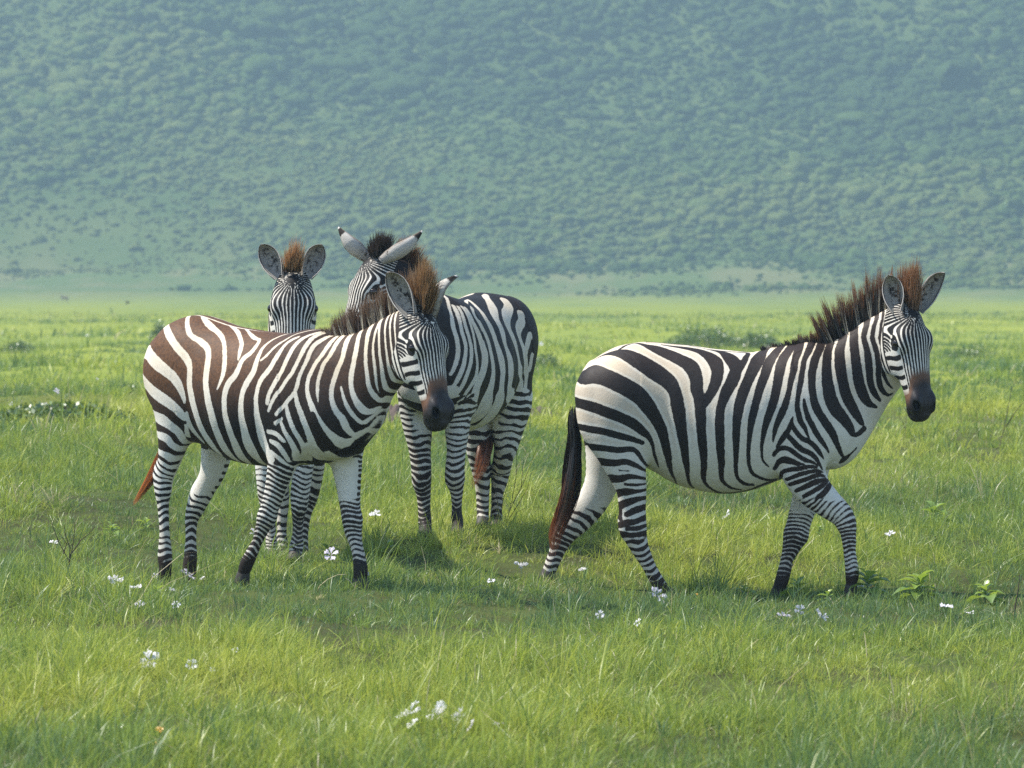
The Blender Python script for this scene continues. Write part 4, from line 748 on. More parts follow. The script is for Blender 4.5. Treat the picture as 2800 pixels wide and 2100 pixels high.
def scrub_part(lev, N, seed, rs, out):
    rng = np.random.default_rng(seed); V0, F0 = ico(lev)
    y = 640+(rng.uniform(0, 1, N)**.80)*442; half = y*.1096*1.12+14; x = rng.uniform(-1, 1, N)*half
    dens = fbm(x*.030, y*.022, 77, 4)
    keep = rng.uniform(-1.1, -.08, N) < dens+np.interp(y+24*fbm(x*.011+3, y*.006, 66, 3), [650, 706, 745, 775, 810, 850], [-1.02, -.95, -.50, -.02, .26, .42])
    x, y, dens = x[keep], y[keep], dens[keep]; n = len(x); z = ground_z(x, y)
    r = rng.gamma(4., .30, n)*rs*np.interp(y, [640, 750, 790, 900], [.30, .6, .9, 1.15])*(1+1.1*np.clip(dens, -.3, .5)); r = np.clip(r, .25, 3.8)
    sc = np.stack([r*rng.uniform(.85, 1.5, n), r*rng.uniform(.8, 1.2, n), r*rng.uniform(.55, .95, n)], 1)
    Vb = np.repeat(V0[None], n, 0)
    d = 1+.32*np.sin(Vb[:, :, 0]*3.1+rng.uniform(0, 6, (n, 1)))*np.cos(Vb[:, :, 1]*3.7+rng.uniform(0, 6, (n, 1)))+.22*np.sin(Vb[:, :, 2]*5+Vb[:, :, 0]*4+rng.uniform(0, 6, (n, 1)))+rng.normal(0, .11, Vb.shape[:2])
    Vb = Vb*d[:, :, None]*sc[:, None, :]+np.stack([x, y, z+sc[:, 2]*.35], 1)[:, None, :]
    F = (np.arange(n)[:, None, None]*len(V0)+F0[None]).reshape(-1, 3)
    tint = np.clip(.45+.20*rng.normal(size=n)+2.0*fbm(x*.014+9, y*.014, 31, 4), 0, 1)
    out.append((Vb.reshape(-1, 3), F, np.repeat(tint, len(V0))))

def scrub():
    out = []
    for lev, N, seed, rs in ((2, 16000, 5, .62), (1, 72000, 6, .48)): scrub_part(lev, N, seed, rs, out)
    Vb = np.vstack([o[0] for o in out]); off = np.cumsum([0]+[len(o[0]) for o in out]); F = np.vstack([o[1]+off[i] for i, o in enumerate(out)]); tint = np.concatenate([o[2] for o in out])
    t = NT('scrub'); a = t.attr('tint')
    cr = t.n('ValToRGB'); t.t.links.new(a, cr.inputs[0])
    for i, (p, c) in enumerate([(0, (.050, .090, .022)), (.55, (.090, .145, .030)), (1., (.150, .185, .050))]):
        el = cr.color_ramp.elements[i] if i < 2 else cr.color_ramp.elements.new(p)
        el.position = p; el.color = (*c, 1)
    co = t.n('NewGeometry').outputs['Position']
    col = t.mix(t.ramp(t.noise(1.6, 3, co), .3, .7, 0, .5), cr.outputs[0], (.050, .085, .020))
    m = t.done(t.bsdf(col, .9, .1, Normal=t.bump(t.noise(2.5, 4, co), 1., .5)))
    o = link('scrub', mesh_from('scrub', Vb, F, m, attrs=dict(tint=tint)))
    tag(o, 'dense green scrub covering the hazy slope behind the plain', 'scrub', kind='stuff')
scrub()

# ---- grass
GRASS = leafy('grass', [(0., (.095, .170, .066)), (.30, (.178, .262, .058)), (.62, (.292, .360, .058)), (.88, (.430, .455, .085)), (.93, (.36, .30, .15)), (1., (.56, .48, .31))], trans=.48, gloss=.03, rough=.42)

def blades(n, y0, y1, w, h, lean, seed, per, rad):
    """grass in tufts: blades splay out from each tuft's heart and share its height and colour"""
    rng = np.random.default_rng(seed); m = n//per
    ty = np.sqrt(y0**2+(y1**2-y0**2)*rng.uniform(0, 1, m)); tx = rng.uniform(-1, 1, m)*(ty*.1096+1.1+ty*.012)
    patch = fbm(tx*.80+4, ty*.42, 51, 4); fine = fbm(tx*2.8, ty*1.6, 52, 3); hue = fbm(tx*.50+8, ty*.26, 53, 4)
    thin = (fbm(tx*1.5+30, ty*.9, 58, 3) < rng.uniform(-.8, -.12, m)) | ((ty > 48.4) & (ty < 50.8) & (tx < -3.4) & (rng.uniform(0, 1, m) < .85))
    th = h*np.clip(.92+1.0*patch+.9*fine+1.2*np.clip(fine, 0, 1)**2, .40, 2.6)*rng.gamma(3.6, 1/3.6, m)*np.where(thin, .5, 1)
    hue = hue-np.clip((ty-40)/40, 0, 1)*.75*np.clip(fbm(tx*.22+50, ty*.055, 91, 3)*2.2-.1, -.2, 1)  # darker far streaks: hummock shading and dark herb patches put into the tint
    tt = .52+1.05*hue+.45*patch+rng.normal(0, .20, m); tr = rad*rng.uniform(.5, 1.5, m)
    dead = rng.uniform(0, 1, m) < np.clip(.02+.55*(fbm(tx*.7+70, ty*.45, 59, 3)-.10), .0, .32)
    gone = thin & (rng.uniform(0, 1, m) < (.72 if y1 < 63 else .2)); i = np.repeat(np.where(~gone)[0], per); n = len(i)
    az = rng.uniform(0, 2*np.pi, n); rr = np.sqrt(rng.uniform(0, 1, n))*tr[i]
    x = tx[i]+np.cos(az)*rr; y = ty[i]+np.sin(az)*rr*1.2; z = ground_z(x, y)
    hh = th[i]*rng.gamma(10, .1, n)
    az2 = np.where(rng.uniform(0, 1, n) < .6, az, rng.uniform(0, 2*np.pi, n)); lr = np.abs(rng.normal(0, lean, n))*(.4+.9*rr/tr[i])+.08
    tipx = (np.cos(az2)*lr+.06)*hh; tipy = np.sin(az2)*lr*hh; tz = hh*np.sqrt(np.clip(1-np.minimum(lr, .95)**2*.6, .15, 1))
    tint = np.clip(tt[i]+rng.normal(0, .10, n), 0, .88)
    straw = (rng.uniform(0, 1, n) < .022) | (dead[i] & (rng.uniform(0, 1, n) < .6))
    tint = np.where(straw, rng.uniform(.91, 1, n), tint)
    yaw = rng.uniform(0, np.pi, n); ww = w*rng.uniform(.55, 1.35, n)*.5
    sx, sy = np.cos(yaw)*ww, np.sin(yaw)*ww
    V = np.empty((n, 7, 3), np.float32)
    for k, (f, wd, q) in enumerate(((0, .8, 0), (.5, 1., .30), (.82, .62, .70))):
        cx = x+tipx*q; cy = y+tipy*q; cz = z-.012+tz*f
        V[:, 2*k] = np.stack([cx-sx*wd, cy-sy*wd, cz], 1); V[:, 2*k+1] = np.stack([cx+sx*wd, cy+sy*wd, cz], 1)
    V[:, 6] = np.stack([x+tipx, y+tipy, z+tz*(1-.25*np.minimum(lr, 1))], 1)
    T = np.array([[0, 1, 3], [0, 3, 2], [2, 3, 5], [2, 5, 4], [4, 5, 6]])
    F = (np.arange(n)[:, None, None]*7+T[None]).reshape(-1, 3)
    return V.reshape(-1, 3), F, np.repeat(tint, 7)

def grass():
    Vs, Fs, Ts, o = [], [], [], 0
    for a in ((320000, 11.5, 20, .0034, .064, .75, 1, 22, .045), (620000, 20, 36, .0038, .062, .78, 2, 24, .05), (260000, 36, 62, .0078, .070, .65, 3, 16, .07), (190000, 62, 130, .018, .085, .6, 4, 10, .14), (60000, 130, 300, .045, .10, .7, 5, 6, .3)):
        V, F, T = blades(*a); Vs.append(V); Fs.append(F+o); Ts.append(T); o += len(V)
    ob = link('grass', mesh_from('grass', np.vstack(Vs), np.vstack(Fs), GRASS, smooth=False, attrs=dict(tint=np.concatenate(Ts))))
    tag(ob, 'fresh green grass with yellowish and straw coloured blades across the plain', 'grass', kind='stuff')
grass()
# ---------------------------------------------------------------- coat materials
def coat_mat(name, brown, tan_stripe=0., black=(.007, .006, .006), white=(.60, .582, .53), cream=(.60, .49, .335)):
    t = NT(name); co = t.n('TexCoord').outputs['Object']
    n1 = t.noise(55, 3, co); n2 = t.noise(260, 2, co, .6, (1, 1, .35)); n3 = t.noise(5, 4, co, .6)
    jit = t.math('ADD', t.math('MULTIPLY', t.math('SUBTRACT', n1, .5), .007), t.math('MULTIPLY', t.math('SUBTRACT', n2, .5), .005))
    body = t.ramp(t.math('ADD', t.attr('s'), jit), -.0022, .0022)
    face = t.ramp(t.math('ADD', t.attr('fv'), t.math('MULTIPLY', jit, 45.)), -.30, .30, 1, 0)
    fw = t.ramp(t.attr('fw'), .35, .65)
    mk = t.n('Mix'); mk.data_type = 'FLOAT'; t.t.links.new(fw, mk.inputs[0]); t.t.links.new(body, mk.inputs[2]); t.t.links.new(face, mk.inputs[3])
    n4 = t.noise(22, 4, co, .65); n5 = t.noise(95, 3, co, .6, (1, 1, .5))
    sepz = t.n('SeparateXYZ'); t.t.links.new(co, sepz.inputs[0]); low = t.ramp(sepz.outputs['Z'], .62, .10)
    brown = t.mix(t.ramp(n5, .32, .68), tuple(c*.62 for c in brown), tuple(min(c*1.2, 1) for c in brown))
    dark = t.mix(t.math('MULTIPLY', t.attr('brown'), t.ramp(n2, .25, .75, .65, 1.)), black, brown)
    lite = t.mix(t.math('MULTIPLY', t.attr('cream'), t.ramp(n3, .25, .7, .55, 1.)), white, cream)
    lite = t.mix(t.ramp(n2, .45, .8, 0, .22), lite, (.36, .31, .25))
    dark = t.mix(t.math('MULTIPLY', t.ramp(n4, .50, .78), .55), dark, (.030, .021, .017))
    lite = t.mix(t.ramp(n4, .46, .80, 0, .42), lite, (.40, .325, .235))
    sx = t.ramp(sepz.outputs['X'], .25, -.35); mid = t.math('MULTIPLY', t.ramp(t.attr('s'), .009, .019), t.math('MULTIPLY', sx, t.ramp(sepz.outputs['Z'], .70, .95)))
    lite = t.mix(t.math('MULTIPLY', mid, tan_stripe), lite, (.42, .30, .185))  # faint tan line along the middle of the rump's white stripes
    lite = t.mix(t.ramp(n5, .50, .80, 0, .30), lite, (.34, .30, .25))
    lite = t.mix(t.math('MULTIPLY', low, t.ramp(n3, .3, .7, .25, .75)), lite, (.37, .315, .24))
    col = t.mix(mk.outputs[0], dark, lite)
    mz = t.attr('mz')
    col = t.mix(t.ramp(t.math('ADD', mz, t.math('MULTIPLY', jit, 3.)), .575, .655), col, (.120, .062, .036))
    col = t.mix(t.ramp(t.math('ADD', mz, t.math('MULTIPLY', jit, 3.)), .645, .755), col, (.019, .016, .0165))
    col = t.mix(t.attr('nos'), col, (.002, .002, .002))
    hair = t.math('ADD', t.math('MULTIPLY', n2, .6), t.math('MULTIPLY', n1, .4))
    return t.done(t.bsdf(col, t.ramp(mz, .70, .80, .60, .44), t.ramp(mz, .70, .80, .22, .25), Normal=t.bump(hair, .45, .004)))

def hair_mat(name, base, mid, tip, fore=None, white=(.62, .55, .42), p=(.5, .78)):
    t = NT(name); u = t.math('ADD', t.attr('u'), t.math('MULTIPLY', t.math('SUBTRACT', t.attr('rnd'), .5), .35))
    c = t.mix(t.ramp(u, 0, p[0]), base, mid); c = t.mix(t.ramp(u, p[0], p[1]+.2), c, tip)
    if fore:
        f = t.mix(t.ramp(u, .0, .35), fore[0], fore[1]); c = t.mix(t.attr('fore'), c, f)
    c = t.mix(t.math('MULTIPLY', t.attr('white'), t.ramp(u, .35, .85, 1, .05)), c, white)
    d = t.n('BsdfDiffuse', Color=c).outputs[0]; tr = t.n('BsdfTranslucent', Color=c).outputs[0]
    g = t.n('BsdfGlossy', Color=(1, .95, .9), Roughness=.45).outputs[0]
    m = t.n('MixShader'); m.inputs[0].default_value = .42; t.t.links.new(d, m.inputs[1]); t.t.links.new(tr, m.inputs[2])
    m2 = t.n('MixShader'); m2.inputs[0].default_value = .05; t.t.links.new(m.outputs[0], m2.inputs[1]); t.t.links.new(g, m2.inputs[2])
    return t.done(m2.outputs[0])

def ear_mat():
    t = NT('ear'); u = t.attr('u'); v = t.math('ABSOLUTE', t.attr('v')); inn = t.attr('inn'); co = t.n('TexCoord').outputs['Object']
    n = t.noise(38, 3, co, .6); n2 = t.noise(300, 2, co)
    back = t.mix(t.ramp(t.math('ADD', u, t.math('MULTIPLY', t.math('SUBTRACT', n, .5), .12)), .80, .84), t.mix(t.ramp(n2, .3, .7, 0, .6), (.52, .49, .44), (.36, .32, .27)), (.018, .014, .012))
    back = t.mix(t.ramp(u, .955, .985), back, (.6, .57, .52))
    back = t.mix(t.math('MULTIPLY', t.ramp(n, .55, .66), t.ramp(u, .35, .2)), back, (.03, .022, .018))
    back = t.mix(t.math('MULTIPLY', t.ramp(t.math('ADD', v, t.math('MULTIPLY', t.math('SUBTRACT', n, .5), .3)), .72, .95), .75), back, (.16, .125, .10))
    back = t.mix(t.ramp(u, .30, .0, 0, .55), back, (.20, .175, .15))
    ins = t.mix(t.ramp(n2, .35, .7, 0, .6), (.34, .32, .28), (.20, .18, .155))
    core = t.math('MULTIPLY', t.ramp(v, .62, .22), t.ramp(n, .44, .60))
    core = t.math('MULTIPLY', core, t.math('MULTIPLY', t.ramp(u, .06, .25), t.ramp(u, .96, .80)))
    ins = t.mix(core, ins, (.020, .017, .015))
    ins = t.mix(t.ramp(v, .80, .90), ins, (.045, .035, .03)); ins = t.mix(t.ramp(v, .93, .985), ins, (.62, .58, .52))
    col = t.mix(inn, back, ins)
    d = t.bsdf(col, .75, .2, Normal=t.bump(n2, .5, .003)); tr = t.n('BsdfTranslucent', Color=t.mix(.5, col, (.4, .2, .12))).outputs[0]
    m = t.n('MixShader'); m.inputs[0].default_value = .16; t.t.links.new(d, m.inputs[1]); t.t.links.new(tr, m.inputs[2])
    return t.done(m.outputs[0])

EAR = ear_mat()
t = NT('eye'); EYE = t.done(t.bsdf((.012, .007, .005), .08, .5))
t = NT('hoof'); HOOF = t.done(t.bsdf(t.mix(t.noise(40, 3), (.018, .015, .013), (.06, .05, .04)), .6, .3))
TAIL = hair_mat('tail_hair', (.016, .012, .011), (.020, .013, .010), (.26, .085, .030), p=(.46, .70))
TAIL_A = hair_mat('tail_hair_young', (.03, .015, .010), (.06, .025, .012), (.42, .15, .045), p=(.3, .55))

LOOK = {
 'A': dict(dark=True, pale=.30, legs=[.63, .66, .62, .66], per=dict(hind=.036, fore=.0245), bias=dict(hind=.10, fore=.28), inz=.40, socks=.5, spine=True,
      brown=lambda x, y, z: sstep(.78, 1.15, z)*(.22+.78*sstep(.52, -.05, x))+.12, brown_col=(.118, .052, .019),
      mane=((.030, .016, .010), (.070, .034, .016), (.19, .095, .042), ((.07, .032, .016), (.28, .155, .065)))),
 'B': dict(dark=False, spine='plain', spx=-.36, tan_stripe=.42, legs=[.32, .80, .53, .80], per=dict(hind=.037, fore=.0235), bias=dict(hind=.05, fore=.25), inz=.42, socks=.45,
      brown=lambda x, y, z: .10+.18*sstep(1.15, 1.35, z)+.25*sstep(.85, .6, z), brown_col=(.060, .026, .014),
      mane=((.012, .009, .008), (.020, .012, .009), (.26, .115, .046), ((.04, .020, .011), (.27, .128, .054)))),
 'C': dict(dark=True, spine='plain', spx=-.40, pale=.60, legs=[.80, .80, .80, .80], per=dict(hind=.047, fore=.034), bias=dict(hind=-.10, fore=.08), inz=.55, socks=.3,
      brown=lambda x, y, z: .12+.2*sstep(.9, .6, z), brown_col=(.055, .024, .014),
      mane=((.05, .02, .010), (.12, .045, .018), (.34, .15, .055), ((.012, .010, .009), (.035, .020, .014)))),
 'D': dict(dark=False, legs=[.78, .78, .78, .78], per=dict(hind=.040, fore=.027), bias=dict(hind=.05, fore=.12), inz=.5, socks=.1,
      brown=lambda x, y, z: .18+0*z, brown_col=(.055, .024, .014),
      mane=((.05, .025, .010), (.16, .075, .028), (.36, .19, .075), ((.06, .028, .012), (.40, .21, .085)))),
}
LABELS = {
 'A': 'brown striped young zebra nearest on the left, its lowered head turned to the camera',
 'B': 'black and white zebra walking alone at the right, long dark tail hanging',
 'C': 'zebra in the middle background with its rump right, head turned left and ears swept out',
 'D': 'zebra mostly hidden behind the brown one, only its upright head and lower legs showing',
}
VOX = .0062
for ki, k in enumerate('BACD'):
    sp = ZEBRAS[k]; look = LOOK[k]; zb = Zebra(sp)
    V, F = zb.mesh(VOX if k != 'D' else .0072)
    V = smooth_mesh(V, F, 2, .5); N = vnormals(V, F)
    # muscle, ribs and folds under the skin
    rel = .0058*wobble(V, 10, 70+ki, 3)+.0028*np.sin(V[:, 0]*52+V[:, 2]*6)*sstep(.62, .75, V[:, 2])*sstep(1.2, 1.0, V[:, 2])*sstep(-.35, -.2, V[:, 0])*sstep(.35, .2, V[:, 0])
    V = V+N*(rel*(zb.torso.d(V.astype(np.float32)) < .03))[:, None]; N = vnormals(V, F)
    cm = coat_mat('zebra_coat', look['brown_col'], look.get('tan_stripe', .12))
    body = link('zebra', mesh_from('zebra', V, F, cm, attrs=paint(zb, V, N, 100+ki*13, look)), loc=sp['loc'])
    body.rotation_euler = (0, 0, math.radians(sp['yaw']))
    tag(body, LABELS[k], 'zebra', 'zebras standing in the grass')
    rng = np.random.default_rng(20+ki)
    mm = hair_mat('mane_hair', *look['mane'][:3], fore=look['mane'][3])
    mv, mf, ma = mane_mesh(sp['mane'], 6000, rng, zb, look, ki)
    link('mane', mesh_from('mane', mv, mf, mm, smooth=False, attrs=ma), body)
    tv, tf, ta = tail_mesh(sp['tail'], 1100, rng)
    link('tail', mesh_from('tail', tv, tf, TAIL_A if k == 'A' else TAIL, smooth=False, attrs=ta), body)
    for b, tip, face, wd, pt in sp['ears']:
        ev, ef, ea = ear_mesh(b, tip, face, wd, pt)
        link('ear', mesh_from('ear', ev, ef, EAR, attrs=ea), body)
    kk = zb.hL/.6
    for q in (-1, 1):
        c = zb.H(.335, -.046, q*.1045)
        sv, sf = sphere_mesh(np.array(c), .0225*kk)
        link('eye', mesh_from('eye', sv, sf, EYE), body)
    for lg in sp['legs']:
        P = np.array(lg['pts']); a, b = P[-2], P[-1]
        d = unit(b[:3]-a[:3]); s0 = b[:3]-d*.01; e0 = b[:3]+d*.055
        hv, hf = hoof_mesh(s0, e0, (b[3]+b[4])/2*.95, (b[3]+b[4])/2*1.25)
        link('hoof', mesh_from('hoof', hv, hf, HOOF), body)
# ---------------------------------------------------------------- small plants, flowers, stems, far animals
def spot(px, py):
    """ground point seen at a place of the 2800 x 2100 photograph"""
    x = (px-1400)/12780; v = (1050-py)/12780; a = math.atan(259/12780)
    d = np.array([x, math.cos(a)+v*math.sin(a), -math.sin(a)+v*math.cos(a)])
    lo, hi = 9., 700.
    ts = np.concatenate([np.linspace(9, 60, 400), np.linspace(60, 700, 900)])
    f = 1.6+ts*d[2]/d[1]-ground_z(ts*d[0]/d[1], ts)
    i = np.argmax(f < 0) if (f < 0).any() else len(ts)-1
    y = float(ts[i])
    return float(y*d[0]/d[1]), y, float(ground_z(np.array([y*d[0]/d[1]]), np.array([y]))[0])

t = NT('petal'); c = t.mix(t.attr('tint'), (.80, .79, .80), (.66, .58, .74))
d_ = t.n('BsdfDiffuse', Color=c).outputs[0]; r_ = t.n('BsdfTranslucent', Color=c).outputs[0]
m_ = t.n('MixShader'); m_.inputs[0].default_value = .35; t.t.links.new(d_, m_.inputs[1]); t.t.links.new(r_, m_.inputs[2]); PETAL = t.done(m_.outputs[0])
STEM = leafy('stem', [(0., (.06, .11, .02)), (1., (.10, .16, .03))], trans=.2)
LEAF = leafy('leaf', [(0., (.13, .23, .035)), (.6, (.22, .33, .05)), (1., (.31, .39, .07))], trans=.5, gloss=.08, rough=.4)
t = NT('twig'); TWIG = t.done(t.bsdf(t.mix(t.noise(30, 2), (.035, .026, .020), (.085, .065, .048)), .8, .2))
t = NT('straw'); STRAW = t.done(t.bsdf(t.mix(t.noise(20, 2), (.42, .34, .19), (.55, .47, .29)), .7, .2))
YPETAL = leafy('yellow_petal', [(0., (.75, .36, .02)), (1., (.80, .55, .03))], trans=.3)

def flower_mesh(size, rng, lilac, flat=1.):
    """a loose blossom of five crinkled petals"""
    V = []; F = []; nu, nv = 6, 7; o = 0; T = []
    for p in range(5):
        a0 = 2*math.pi*p/5+rng.uniform(-.25, .25); L = size*.5*rng.uniform(.8, 1.15); up = rng.uniform(-.1, 1.3)*flat
        for i in range(nu):
            u = i/(nu-1); w = .62*math.sin(min(u*1.25+.12, 1.45)*1.1)*(1 if u < .85 else .8)
            for j in range(nv):
                v = -1+2*j/(nv-1); an = a0+v*w*.95
                r = L*u*(1-.10*abs(v)+.06*math.sin(v*7+p))
                V.append((r*math.cos(an), r*math.sin(an), .3*size+L*up*u*(1.1-u*.6)+size*.07*u*math.sin(v*6+p*2+u*4)+rng.normal(0, size*.03))); T.append(lilac*(.6+.4*u))
        for i in range(nu-1):
            for j in range(nv-1):
                a = o+i*nv+j; F.append([a, a+1, a+nv+1, a+nv])
        o += nu*nv
    return np.array(V), np.array(F), np.array(T)

def tube_mesh(paths, sides=5):
    """round tapering stems; each path is rows of x, y, z, radius"""
    V = []; F = []; o = 0
    for r in paths:
        r = np.asarray(r, float)
        T = unit(np.gradient(r[:, :3], axis=0)); ref = np.where(np.abs(T[:, 2:]) > .9, [[1., 0, 0]], [[0, 0, 1.]])
        A = unit(np.cross(T, ref)); B = np.cross(T, A)
        for i in range(len(r)):
            for k in range(sides):
                q = 2*math.pi*k/sides; V.append(r[i, :3]+(A[i]*math.cos(q)+B[i]*math.sin(q))*r[i, 3])
        for i in range(len(r)-1):
            for k in range(sides):
                F.append([o+i*sides+k, o+i*sides+(k+1) % sides, o+(i+1)*sides+(k+1) % sides, o+(i+1)*sides+k])
        o += len(r)*sides
    return np.array(V), np.array(F)

FLOWERS = [  # px, py, size in photo pixels, lilac tint, label
 (1247, 1972, 62, .1, 'largest crumpled white flower in the near foreground grass, topmost of its cluster'),
 (1272, 1992, 42, .1, 'white flower overlapping the right side of the largest foreground flower'),
 (1136, 1998, 52, .15, 'flat white flower left of the largest foreground flower'),
 (1161, 2019, 30, .1, 'small white flower just below the flat one in the foreground cluster'),
 (1335, 2007, 38, .35, 'bluish white flower right of the largest foreground flower'),
 (1367, 2027, 22, .2, 'faint small white flower at the right end of the foreground cluster'),
 (429, 1816, 46, .1, 'white flower in the foreground grass below the left rear hoof of the brown zebra'),
 (519, 1849, 30, .05, 'bright narrow white flower right of and below the bigger left foreground flower'),
 (571, 1862, 16, .1, 'tiny white flower right of the bright narrow one in the left foreground'),
 (645, 1813, 16, .1, 'tiny upright white flower alone in the grass of the left foreground'),
 (399, 1675, 27, .1, 'left white flower of a pair below the brown zebra hind hooves'),
 (481, 1680, 25, .05, 'right white flower of a pair below the brown zebra hind hooves'),
 (320, 1614, 48, .25, 'spread pale flower left of the hind hooves of the brown zebra'),
 (370, 1637, 36, .2, 'bluish white flower between the spread pale one and the broad green leaves'),
 (452, 1638, 24, .15, 'white flower right of the broad green leaves by the hind hooves'),
 (494, 1594, 42, .65, 'lilac flower between the hind hooves of the brown zebra'),
 (437, 1592, 22, .5, 'small lilac flower against the left hind hoof of the brown zebra'),
 (571, 1607, 15, .2, 'tiny white flower right of the hind hooves of the brown zebra'),
 (911, 1540, 40, .75, 'lilac flower left of the right foreleg of the brown zebra'),
 (994, 1596, 26, .15, 'white flower at the right front hoof of the brown zebra'),
 (690, 1480, 26, .2, 'pale flower behind the bent foreleg of the brown zebra'),
 (1025, 1427, 36, .0, 'bright white flower between the brown zebra and the front legs of the zebra behind'),
 (1342, 1617, 24, .1, 'white flower alone in the grass midway between the two front zebras'),
 (1428, 1574, 36, .1, 'flat white flower left of the trailing hind hoof of the lone zebra'),
 (1606, 1584, 26, .1, 'white flower in the dark grass right of the trailing hind hoof of the lone zebra'),
 (1770, 1645, 58, .55, 'large pale lilac flower in front of the planted hind hoof of the lone zebra'),
 (1640, 1698, 28, .2, 'dull white flower left of and below the large pale lilac one'),
 (1757, 1722, 24, .2, 'small dull white flower straight below the large pale lilac one'),
 (1623, 1450, 24, .1, 'white flower behind the hind legs of the lone zebra'),
 (2006, 1429, 30, .1, 'flat white flower in the grass under the belly of the lone zebra'),
 (2428, 1485, 28, .1, 'white flower alone right of the bent foreleg of the lone zebra'),
 (2121, 1711, 40, .6, 'lilac flower left of the pair below the leafy weeds by the front hooves'),
 (2185, 1685, 28, .2, 'narrow white flower right of the lilac one below the front hooves'),
 (2223, 1704, 38, .2, 'spread white flower rightmost of the three below the leafy weeds'),
 (2346, 1622, 20, .1, 'small white flower at the lifted front hoof of the lone zebra'),
 (2583, 1685, 42, .35, 'pale flower in the grass below the leafy weeds at the far right'),
 (2660, 1705, 22, .2, 'small pale flower rightmost below the leafy weeds'),
 (152, 1510, 24, .1, 'white flower beside the dry twiggy weed at the left'),
 (194, 1201, 12, .1, 'tiny white dot of a flower in the grass left of the brown zebra rump'),
 (153, 1087, 18, .8, 'lilac flower beyond the shaded ditch at the left'),
 (120, 1125, 22, .3, 'pale bluish flower in front of the shaded ditch at the left'),
 (45, 1118, 14, .3, 'pale flower leftmost by the shaded ditch'),
 (262, 1051, 10, .3, 'tiny pale flower on the plain behind the ditch left of the brown zebra'),
 (1481, 948, 14, .1, 'white flower on the plain right of the rump of the middle zebra'),
 (240, 925, 9, .0, 'tiny white flower far out on the plain at the left'),
]
for i, (px, py, sz, lil, lab) in enumerate(FLOWERS):
    rng = np.random.default_rng(300+i); x, y, z = spot(px, py+sz*.35)
    s = sz/12780*y*(1.3 if y < 21 else 1.02)
    V, F, T = flower_mesh(s, rng, lil); V[:, 2] += .050 if y < 34 else .06
    o = link('white_wildflower', mesh_from('white_wildflower', V, F, PETAL, attrs=dict(tint=T)), loc=(x, y, z))
    o.rotation_euler = (rng.uniform(-.1, 1.0), rng.uniform(-.6, .6), rng.uniform(0, 6))
    tag(o, lab, 'flower', 'wildflowers scattered in the grass')
    V, F = tube_mesh([[(0, 0, -.05, .0022), (.004, 0, .0, .002), (0, 0, 0*s+.075, .0018)]])
    link('stem', mesh_from('stem', V, F, STEM), o)
for i, (px, py, sz, lab) in enumerate([(2384, 1627, 15, 'small yellow flower right of the lifted front hoof of the lone zebra'), (1872, 1632, 14, 'small orange flower right of the planted hind hoof of the lone zebra'),
        (1905, 1641, 12, 'smallest orange flower below the belly edge of the lone zebra, near the leafy weeds'), (437, 2028, 26, 'yellow flower in the near foreground grass at the bottom left'), (426, 2068, 20, 'lower yellow flower at the bottom left edge of the grass')]):
    rng = np.random.default_rng(400+i); x, y, z = spot(px, py+4); s = sz/12780*y*1.0
    V, F, T = flower_mesh(s, rng, rng.uniform(0, 1), .5); V[:, 2] += .035
    o = link('yellow_wildflower', mesh_from('yellow_wildflower', V, F, YPETAL, attrs=dict(tint=T)), loc=(x, y, z)); o.rotation_euler = (.5, 0, 0)
    tag(o, lab, 'flower', 'small yellow flowers in the grass')
    V, F = tube_mesh([[(0, 0, -.06, .002), (0, 0, .3*s+.035, .0016)]]); link('stem', mesh_from('stem', V, F, STEM), o)

# ---- broad leaved weeds
def weed(px, py, hpx, n, seed, label, wide=1.):
    rng = np.random.default_rng(seed); x, y, z = spot(px, py); H = hpx/12780*y*1.05; n += int(rng.integers(-1, 4))
    o = tag(link('leafy_weed', None, loc=(x, y, z-.02)), label, 'weed', 'broad leaved weeds in the grass')
    st = [(0, 0, -.03, .005), (.008, 0, H*.4, .0045), (.012, .004, H*.82, .003)]
    V, F = tube_mesh([st]); link('stem', mesh_from('stem', V, F, STEM), o)
    Vs, Fs, Ts, k = [], [], [], 0; nu, nv = 8, 5
    for i in range(n):
        f = (i+.5)/n; az = i*2.4+rng.uniform(-.4, .4); h0 = H*(.30+.55*f); L = H*(1.0-.45*f)*rng.uniform(.5, 1.1)*wide; el = .20+.75*f+rng.uniform(-.15, .15)
        wd = L*.26; tv = rng.uniform(0, 1)
        for a in range(nu):
            u = a/(nu-1); w = wd*math.sin(math.pi*min(u**.8*.97+.03, 1.))
            r = L*u*math.cos(el); hz = h0+L*(math.sin(el)*u-.55*u*u*math.cos(el))
            for b in range(nv):
                v = -1+2*b/(nv-1); lift = abs(v)*w*.35
                Vs.append((r*math.cos(az)-v*w*math.sin(az)+.01, r*math.sin(az)+v*w*math.cos(az), hz+lift)); Ts.append(np.clip(tv*.7+.3*f, 0, 1))
        for a in range(nu-1):
            for b in range(nv-1):
                q = k+a*nv+b; Fs.append([q, q+1, q+nv+1, q+nv])
        k += nu*nv
    link('leaf', mesh_from('leaf', np.array(Vs), np.array(Fs), LEAF, attrs=dict(tint=Ts)), o)
